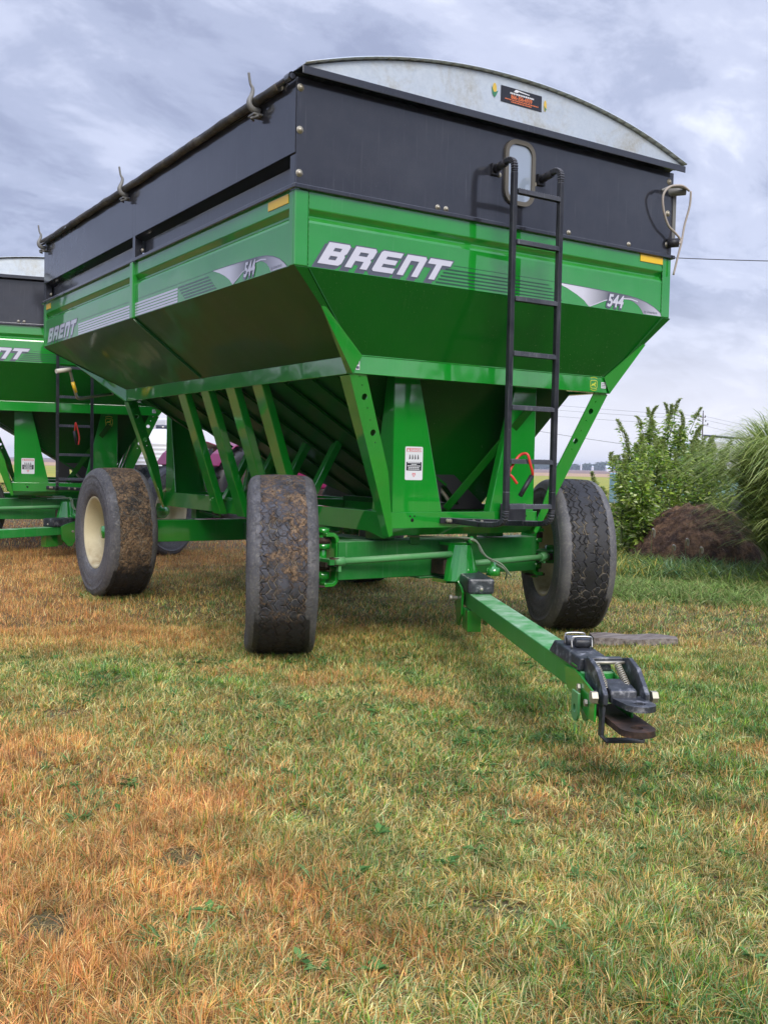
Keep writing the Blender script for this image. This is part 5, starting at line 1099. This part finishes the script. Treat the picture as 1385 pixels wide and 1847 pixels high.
for px, ds, v, ln, nb, lab in spots:
    ds = ds + (1.1 if px > 1160 else .2); x, y = at(px, ds); hh = htop(v, ds) - (.10 if v < 815 else .05); pigweed(x, y, hh, ln, nb, lab, .42 if v < 800 else .22)
# low weedy growth at the foot of the weeds / yellowing foxtail
YEL = np.array([(.46, .36, .06), (.55, .42, .10), (.32, .34, .08), (.20, .28, .08), (.40, .40, .14)])
def patch(name, label, cat, pxa, pxb, da, db, n, H, Wd, cols, lean=(.4, 1.3), seg=4, kind='stuff'):
    px = rng.uniform(pxa, pxb, n); ds = rng.uniform(da, db, n) + rng.normal(0, .25, n); P = np.array([at(a, b) for a, b in zip(px, ds)]); kk = fbm(P[:, 0], P[:, 1], 2.2, 303) + .25 * rng.random(n) > .50; P = P[kk]; n = len(P); cc = cols[rng.integers(0, len(cols), n)] * (.75 + .5 * rng.random(n))[:, None]
    V, F, C = blades(np.stack([P[:, 0], P[:, 1], ground_z(P[:, 0], P[:, 1])], 1), H * (.4 + .8 * rng.random(n)), Wd * (.6 + .8 * rng.random(n)), rng.random(n) * 6.28, rng.uniform(*lean, n), cc, seg); o = np_mesh(name, V, F, C, M['grass']); tag(o, label, cat, None, kind); return o
patch('yellow_grass', 'yellowing tall grass at the left foot of the dirt mound', 'grass', 1085, 1200, 11.6, 14.2, 1500, .30, .012, np.concatenate([YEL, GREENS[:3]]), (.4, 1.4))
patch('weed_grass', 'green and straw weeds along the foot of the dirt mound', 'grass', 1140, 1480, 11.7, 13.3, 6500, .27, .012, np.concatenate([GREENS, GREENS * 1.3, YEL[2:]]), (.4, 1.5))
patch('long_green_grass', 'longer fresh green grass strip below the dirt mound', 'grass', 1060, 1480, 9.9, 12.0, 20000, .13, .0095, np.array([(.14, .24, .045), (.19, .30, .07), (.26, .37, .10), (.11, .19, .04), (.32, .40, .15), (.38, .34, .13)]), (.5, 1.6))
patch('field_edge_weeds', 'dry straw and dark vines along the bean field edge', 'weeds', 985, 1180, 26, 44, 4200, .55, .035, np.concatenate([TANS, YEL[2:4], LEAFC[:2]]), (.2, 1.2), 2)
patch('field_edge_vines', 'dark leafy vines behind the far front tyre', 'weeds', 1030, 1110, 15.5, 19, 1500, .60, .035, LEAFC, (.6, 1.6), 3)
# foxtail seed heads
for k2, (px, ds, hh) in enumerate(((1236, 12.3, .42), (1262, 12.0, .36), (1212, 12.4, .34), (1174, 12.6, .52))):
    x, y = at(px, ds); z0 = float(ground_z(np.array([x]), np.array([y]))[0]); g = empty('foxtail', (x, y, z0)); tag(g, ['pale foxtail with a curled seed head in front of the dark soil', 'short foxtail right of the curled one', 'small foxtail left of the curled one', 'upright green foxtail nearest the tyre'][k2], 'weed', 'foxtail stalks before the dirt mound')
    mb = MB(); pth = smooth_path([(0, 0, 0), (.02, 0, hh * .6), (.03, .01, hh * .9), (.06, .02, hh), (.10, .03, hh * .93), (.11, .04, hh * .8)], 5); mb.tube(pth[:18], .003, 5); mb.build('stem', M['stem'], g); mb = MB(); mb.tube(pth[13:], [.006 + .010 * math.sin((i + 1) / (len(pth) - 12) * 3.0) for i in range(len(pth) - 13)], 8); mb.build('seed_head', M['rope'], g)

# big fountain of ornamental grass at the right
def ornamental():
    cx, cy = at(1476, 12.3); n = 11500; r0 = .45 * np.sqrt(rng.random(n)); a = rng.random(n) * 6.28; P = np.stack([cx + np.cos(a) * r0, cy + np.sin(a) * r0, ground_z(cx, cy) + np.zeros(n)], 1)
    az = a + rng.normal(0, .35, n); H = 1.0 + 2.2 * rng.random(n) ** .8; seg = 9; d = np.stack([np.cos(az), np.sin(az), 0 * az], 1); out = (.35 + .65 * rng.random(n)) ** 1.0 * (r0 / .45 * .5 + .55)
    rows, cc = [], []; fa = az + np.pi / 2 + rng.normal(0, .3, n); s = np.stack([np.cos(fa), np.sin(fa), 0 * fa], 1); cols = np.array([(.23, .31, .06), (.33, .41, .10), (.48, .53, .21), (.14, .22, .05), (.42, .47, .15)])[rng.integers(0, 5, n)] * (.8 + .4 * rng.random(n))[:, None]
    apex = .45 + .35 * rng.random(n); wig = rng.normal(0, .05, n)
    for i in range(seg + 1):
        t = i / seg; hz = .58 * (H * .36 + 1.05) * out * (t * .6 + .5 * t ** 1.8); zz = H * (1.15 * t - (.42 + .35 * out) * t ** 2.4); c = P + d * hz[:, None]; c[:, 2] = np.maximum(c[:, 2] + zz, GZ + .05); c[:, 0] += wig * t * t * 3
        w = (.0078 * (1 - t ** 3) + .0008)
        k_ = cols * (.75 + .5 * t)
        if i < seg: rows += [c - s * w, c + s * w]; cc += [k_, k_]
        else: rows += [c]; cc += [k_]
    k = 2 * seg + 1; V = np.stack(rows, 1).reshape(-1, 3); C = np.stack(cc, 1).reshape(-1, 3); b = (np.arange(n) * k)[:, None]
    F = [(b[:, :, None] + np.array([[2 * i, 2 * i + 1, 2 * i + 3, 2 * i + 2] for i in range(seg - 1)])[None]).reshape(-1, 4), b + np.array([[2 * seg - 2, 2 * seg - 1, 2 * seg]])]
    o = np_mesh('ornamental_grass', V, F, C, M['leaf']); tag(o, 'large clump of ornamental grass with drooping blades at the right edge', 'ornamental grass')
ornamental()

# pine whose branch tips enter at the right edge
def pine():
    x, y = at(1445, 16.5); root = empty('pine_tree', (x, y, GZ)); tag(root, 'dark pine with one branch tip showing above the ornamental grass at the right edge', 'tree')
    st = MB(); st.tube([(0, 0, 0), (0, 0, 4.2)], [.10, .02], 8); st.build('trunk', M['bark'], root)
    P, D, LN, C = [], [], [], []
    for k in range(30):
        z = .7 + 3.4 * k / 30; a = k * 2.4; ln = (1.0 - k / 30 * .85) * .75; e = np.array([math.cos(a), math.sin(a), .12]); n = 700; t = rng.random(n) ** .7; q = np.array([0, 0, z]) + e * (t * ln)[:, None]; q[:, 2] -= .12 * t * t
        dd = e[None] * .8 + rng.normal(0, .6, (n, 3)); dd /= np.linalg.norm(dd, axis=1)[:, None]; P.append(q); D.append(dd); LN.append(.05 + .05 * rng.random(n)); C.append(np.array([(.02, .04, .03)]) * (.7 + rng.random(n))[:, None])
    V, F, C = leafcards(np.concatenate(P), np.concatenate(D), np.concatenate(LN), np.full(30 * 700, .016), np.concatenate(C)); np_mesh('crown', V, F, C, M['leaf']).parent = root
pine()

# white and teal trailer hidden by the weeds
def trailer():
    x, y = at(1205, 26.0); yaw = math.atan2(cr_.y, cr_.x); g = empty('covered_trailer', (x, y, GZ), yaw); tag(g, 'white topped teal trailer half hidden behind the tall weeds', 'trailer')
    mb = MB(); mb.box(-1.05, 2.6, 0, 2.0, .35, 1.15); mb.build('side_panel', M['teal'], g, .03)
    mb = MB(); mb.smooth = False; mb.prism([(1.0, -.05, 1.16), (2.75, -.05, 1.16), (2.75, -.05, 1.75), (2.35, -.05, 1.80), (1.5, -.05, 1.95), (.9, -.05, 2.02), (.55, -.05, 1.95)], (0, 2.1, 0)); mb.build('white_cover', M['white_paint'], g, .04)
    mb = MB(); mb.box(-1.14, -1.055, -.03, .06, -.0, 1.22); mb.build('corner_post', M['white_paint'], g, .01)
    mb = MB(); mb.tube([(.75, -.15, 2.12), (3.4, -.15, 1.98)], .03, 8); mb.box(1.95, 2.12, -.2, -.08, 1.96, 2.10); mb.build('top_bar', M['black'], g)
    for xx in (0.1, 1.6):
        mb = MB(); mb.lathe([(-.12, 0), (-.12, .33), (.12, .33), (.12, 0)], (xx, .0, .34), 'y', 24); mb.build('wheel', M['rubber_black'], g)
trailer()

# old tractor with rusty wheel, seen between the struts
def tractor():
    x, y = at(397, 18.0); g = empty('old_tractor', (x, y, GZ), R(-78)); tag(g, 'old tractor with a rusty rear rim and magenta fender, seen through the wagon struts', 'tractor')
    for s in (-1, 1):
        w = MB(); w.lathe([(-.17, .48), (-.20, .60), (-.17, .72), (0, .745), (.17, .72), (.20, .60), (.17, .48)], (s * .75, 0, .745), 'x', 40)
        for k in range(28):
            a = 2 * math.pi * k / 28; c0 = Vector((s * .75, .745 * math.cos(a), .745 + .745 * math.sin(a))); dr = Vector((0, math.cos(a), math.sin(a))); tn = Vector((0, -math.sin(a), math.cos(a))); w.beam(c0 + Vector((-.18, 0, 0)) - dr * .02 + tn * .05, c0 + dr * .0 - tn * .02, .035, .05, dr); w.beam(c0 + Vector((.18, 0, 0)) - dr * .02 + tn * .10, c0 + tn * .03, .035, .05, dr)
        wo = w.build('rear_tyre', M['rubber_black'], g); rm = MB(); rm.lathe([(-.17, .48), (-.15, .44), (.10, .42), (.12, .15), (.14, 0)], (s * .75, 0, .745), 'x', 36); rm.build('rim', M['rust'], wo)
        f = MB()
        for k in range(8):
            a0, a1 = R(15 + k * 17), R(32 + k * 17); q = lambda a: (.83 * math.cos(a), .745 + .83 * math.sin(a)); (ya, za), (yb, zb) = q(a0), q(a1); f.quad((s * .55, ya, za), (s * .95, ya, za), (s * .95, yb, zb), (s * .55, yb, zb), (0, 0, .015))
        f.build('fender', M['magenta'], g)
        w = MB(); w.lathe([(-.07, .2), (-.09, .27), (0, .32), (.09, .27), (.07, .2)], (s * .4, 2.3, .32), 'x', 24); w.build('front_tyre', M['rubber_black'], g)
    b = MB(); b.box(-.25, .25, .35, 2.5, 1.12, 1.60); b.box(-.2, .2, .4, 2.4, .745, 1.115); b.build('hood', M['magenta'], g, .05); b = MB(); b.box(-.22, .22, -.35, 2.4, .5, .74); b.build('chassis', M['rust'], g, .02)
    b = MB(); b.box(-.22, .22, -.35, .05, .95, 1.02); b.box(-.22, .22, -.38, -.33, 1.0, 1.3); b.build('seat', M['white_paint'], g, .03)
    b = MB(); b.tube([(0, .9, 1.2), (0, .45, 1.4)], .02, 8); b.tube([(.2 * math.cos(t * .5236), .43 + .08 * math.sin(t * .5236), 1.4 + .16 * math.sin(t * .5236)) for t in range(13)], .014, 6); b.tube([(.1, 1.9, 1.25), (.1, 1.9, 1.7)], .025, 8); b.build('steering_wheel', M['rubber_black'], g)
tractor()
# white tank on a stand behind the wagon's rear legs
x, y = at(292, 24.5); g = empty('liquid_tank', (x, y, GZ)); tag(g, 'white ribbed liquid tank standing behind the rear legs of the near wagon', 'tank')
mb = MB(); mb.lathe([(.35, 0), (.35, .62)] + [(.35 + .1 * k + dz, .62 + dr) for k in range(13) for dz, dr in ((0, 0), (.03, .02), (.07, .02))] + [(1.75, .55), (1.95, .25), (2.0, 0)], (0, 0, 0), 'z', 40); mb.build('tank_body', M['white_paint'], g)
mb = MB(); mb.box(-.6, .6, -.6, .6, .05, .34); mb.build('stand', M['green_dull'], g, .01); mb = MB(); mb.lathe([(1.98, .16), (2.06, .16), (2.07, 0)], (0, 0, 0), 'z', 20); mb.build('lid', M['black'], g)
# row-crop sprayer bits / parked implement behind
x, y = at(352, 27.0); g = empty('parked_implement', (x, y, GZ), R(20)); tag(g, 'pale parked farm implement seen in the gap behind the wagon hopper', 'farm implement')
mb = MB(); mb.box(-1.0, -.1, 0, 1.6, 1.25, 2.3); mb.build('white_hopper', M['white_paint'], g, .05); mb = MB(); mb.box(-1.2, .9, .1, .25, .55, .70); mb.box(-.9, -.8, .1, .25, .3, 1.25); mb.box(.3, .42, .0, .2, .3, 1.1); mb.build('toolbar', M['green_dull'], g, .01)
for xx in (-.9, .5): mb = MB(); mb.lathe([(-.1, 0), (-.1, .3), (.1, .3), (.1, 0)], (xx, .2, .3), 'x', 24); mb.build('wheel', M['rubber_black'], g)

# ------------------------------------------------------------------ power lines
def wire(name, a, c, sag, r, label, n=30):
    a, c = Vector(a), Vector(c); mb = MB(); mb.tube([a.lerp(c, i / n) - Vector((0, 0, sag * 4 * (i / n) * (1 - i / n))) for i in range(n + 1)], r, 5); o = mb.build(name, M['wire']); tag(o, label, 'power line', 'overhead wires'); return o
M['wire'] = mat('dark_wire', (0.06, 0.06, 0.07), 0.6); M['pole'] = mat('pole_wood', (0.10, 0.09, 0.085), 0.9)
def P3(px, dist, v): x, y = at(px, dist); ph = 849 - (px - 1050) * .0256 - v; return (x, y, 1.2 + ph / 1813.9 * dist)
M['far_wire'] = M['wire']
wire('power_line', P3(900, 46, 462), P3(1900, 46, 500), .35, .020, 'thick dark wire crossing the sky beside the wagon rim')
for k3, (va, vb, lab) in enumerate(((739, 790, 'uppermost of the thin wires strung from the far pole'), (745, 800, 'second thin wire strung from the far pole'), (757, 808, 'lowest thin wire strung from the far pole'))):
    x1, y1 = at(1262, 180); 
    wire('power_line', P3(600, 300, 700 + k3 * 12), P3(1262, 180, (748, 754, 764)[k3]), 1.5, .022, lab + ', left span'); wire('power_line', P3(1262, 180, (748, 754, 764)[k3]), P3(2000, 120, (800, 810, 822)[k3] + 30), .6, .016, lab + ', right span')
wire('power_line', P3(950, 80, 783), P3(1500, 80, 822), .3, .016, 'low thin wire passing over the weeds')
x, y = at(1261, 180); g = empty('power_pole', (x, y, GZ), R(-25)); tag(g, 'far wooden power pole with two crossarms above the weeds', 'power pole')
mb = MB(); mb.tube([(0, 0, 0), (0, 0, 11.3)], [.16, .10], 8); mb.build('pole', M['pole'], g)
for z, w_ in ((10.5, .45), (9.2, .95)): mb = MB(); mb.box(-w_, w_, -.06, .06, z - .06, z + .06); mb.build('crossarm', M['pole'], g)
for x_, z in ((-.9, 9.4), (.9, 9.4), (-.4, 10.7), (.4, 10.7), (0, 11.5), (.5, 9.9)): mb = MB(); mb.lathe([(-.15, 0), (-.15, .10), (.12, .07), (.12, 0)], (x_, 0, z), 'z', 8); mb.build('insulator', M['rubber_black'], g)

# ------------------------------------------------------------------ far tree belt and farm buildings
def treeline():
    V_, F_, C_ = [], [], []; cen = []
    for k in range(150):
        px = 560 + (1500 - 560) * (k + rng.random()) / 150; ds = 1120 + 70 * rng.random(); x, y = at(px, ds); cen.append((x, y, 4.5 + 6.5 * vnoise(np.array([px]), np.array([1.0]), .018, 5)[0] + 2.5 * rng.random()))
    parts = []
    for x, y, h in cen:
        n = 380; r = h * .62; u = rng.normal(0, 1, (n, 3)); u /= np.linalg.norm(u, axis=1)[:, None]; rad = rng.random(n) ** .3; P = np.stack([x + u[:, 0] * r * rad * 1.25, y + u[:, 1] * r * rad, np.maximum(h * .52 + u[:, 2] * h * .5 * rad, .1)], 1); D = rng.normal(0, 1, (n, 3)); D /= np.linalg.norm(D, axis=1)[:, None]
        parts.append(leafcards(P, D, np.full(n, 1.7) * (.6 + .8 * rng.random(n)), np.full(n, 1.5), np.array([(.045, .085, .03)]) * (.6 + .8 * rng.random(n))[:, None], 0))
    V, F, C = merge(parts); o = np_mesh('distant_wood', V, F, C, M['far_leaf']); tag(o, 'distant tree belt fading to blue along the horizon', 'tree belt', None, 'stuff')
treeline()
for px, ds, w_, h_, lab, nm in ((1065.6, 1090, 2.6, 5.5, 'tiny white silo in front of the distant trees', 'silo'), (1045, 1095, 2.0, 8.0, 'tiny pale tower left of the silo in the distant trees', 'silo')):
    x, y = at(px, ds); g = empty(nm, (x, y, GZ)); tag(g, lab, 'silo', 'far farm silos'); mb = MB(); mb.lathe([(0, w_ / 2), (h_ * .8, w_ / 2)], (0, 0, 0), 'z', 16); mb.build('silo_body', M['white_paint'], g); mb = MB(); mb.lathe([(h_ * .8, w_ / 2 + .1), (h_, 0)], (0, 0, 0), 'z', 16); mb.build('roof', M['galv'], g)
x, y = at(1094, 700); g = empty('farm_house', (x, y, GZ), R(-30)); tag(g, 'tiny white farm house at the right end of the distant trees', 'house')
mb = MB(); mb.box(-1.8, 1.8, -2, 2, 0, 2.6); mb.build('wall', M['white_paint'], g); mb = MB(); mb.prism([(-2.1, -2.3, 2.6), (-2.1, 2.3, 2.6), (-2.1, 0, 4.0)], (4.2, 0, 0)); mb.build('roof', M['galv'], g)

# unseen trees added behind the photographer, something dark for the glossy paint to reflect
parts = []
for k in range(200):
    a_ = R(95 + 263 * (k + random.random()) / 200); ds = 38 + 6 * random.random(); x = CAM.x + math.sin(a_) * ds; y = CAM.y + math.cos(a_) * ds; h = 4.2 + 1.6 * random.random() + (1.6 if k % 7 == 0 else 0); n = 260
    u = rng.normal(0, 1, (n, 3)); u /= np.linalg.norm(u, axis=1)[:, None]; rad = rng.random(n) ** .3; P = np.stack([x + u[:, 0] * 1.5 * rad, y + u[:, 1] * 1.5 * rad, np.maximum(h * .5 + u[:, 2] * h * .5 * rad, .05)], 1); D = rng.normal(0, 1, (n, 3)); D /= np.linalg.norm(D, axis=1)[:, None]
    parts.append(leafcards(P, D, np.full(n, .75), np.full(n, .6), np.array([(.045, .085, .03)]) * (.6 + .8 * rng.random(n))[:, None], 0))
V, F, C = merge(parts); o = np_mesh('added_tree_row', V, F, C, M['far_leaf']); tag(o, 'added unseen row of trees behind the viewer, dark for the paint to reflect', 'tree belt', None, 'stuff')

# ------------------------------------------------------------------ haze over the fields
hm = bpy.data.materials.new('haze_air'); hm.use_nodes = True; t = hm.node_tree; t.nodes.clear(); o_ = t.nodes.new('ShaderNodeOutputMaterial'); v_ = t.nodes.new('ShaderNodeVolumePrincipled')
v_.inputs['Color'].default_value = (0.80, 0.87, 1.0, 1); v_.inputs['Density'].default_value = 0.00042; v_.inputs['Anisotropy'].default_value = 0.2; t.links.new(v_.outputs[0], o_.inputs['Volume'])
mb = MB(); mb.box(-1500, 1900, -1500, 1900, GZ - 1.2, 16); hz_ = mb.build('haze', hm); tag(hz_, 'thin pale haze over the fields', 'haze', None, 'stuff')
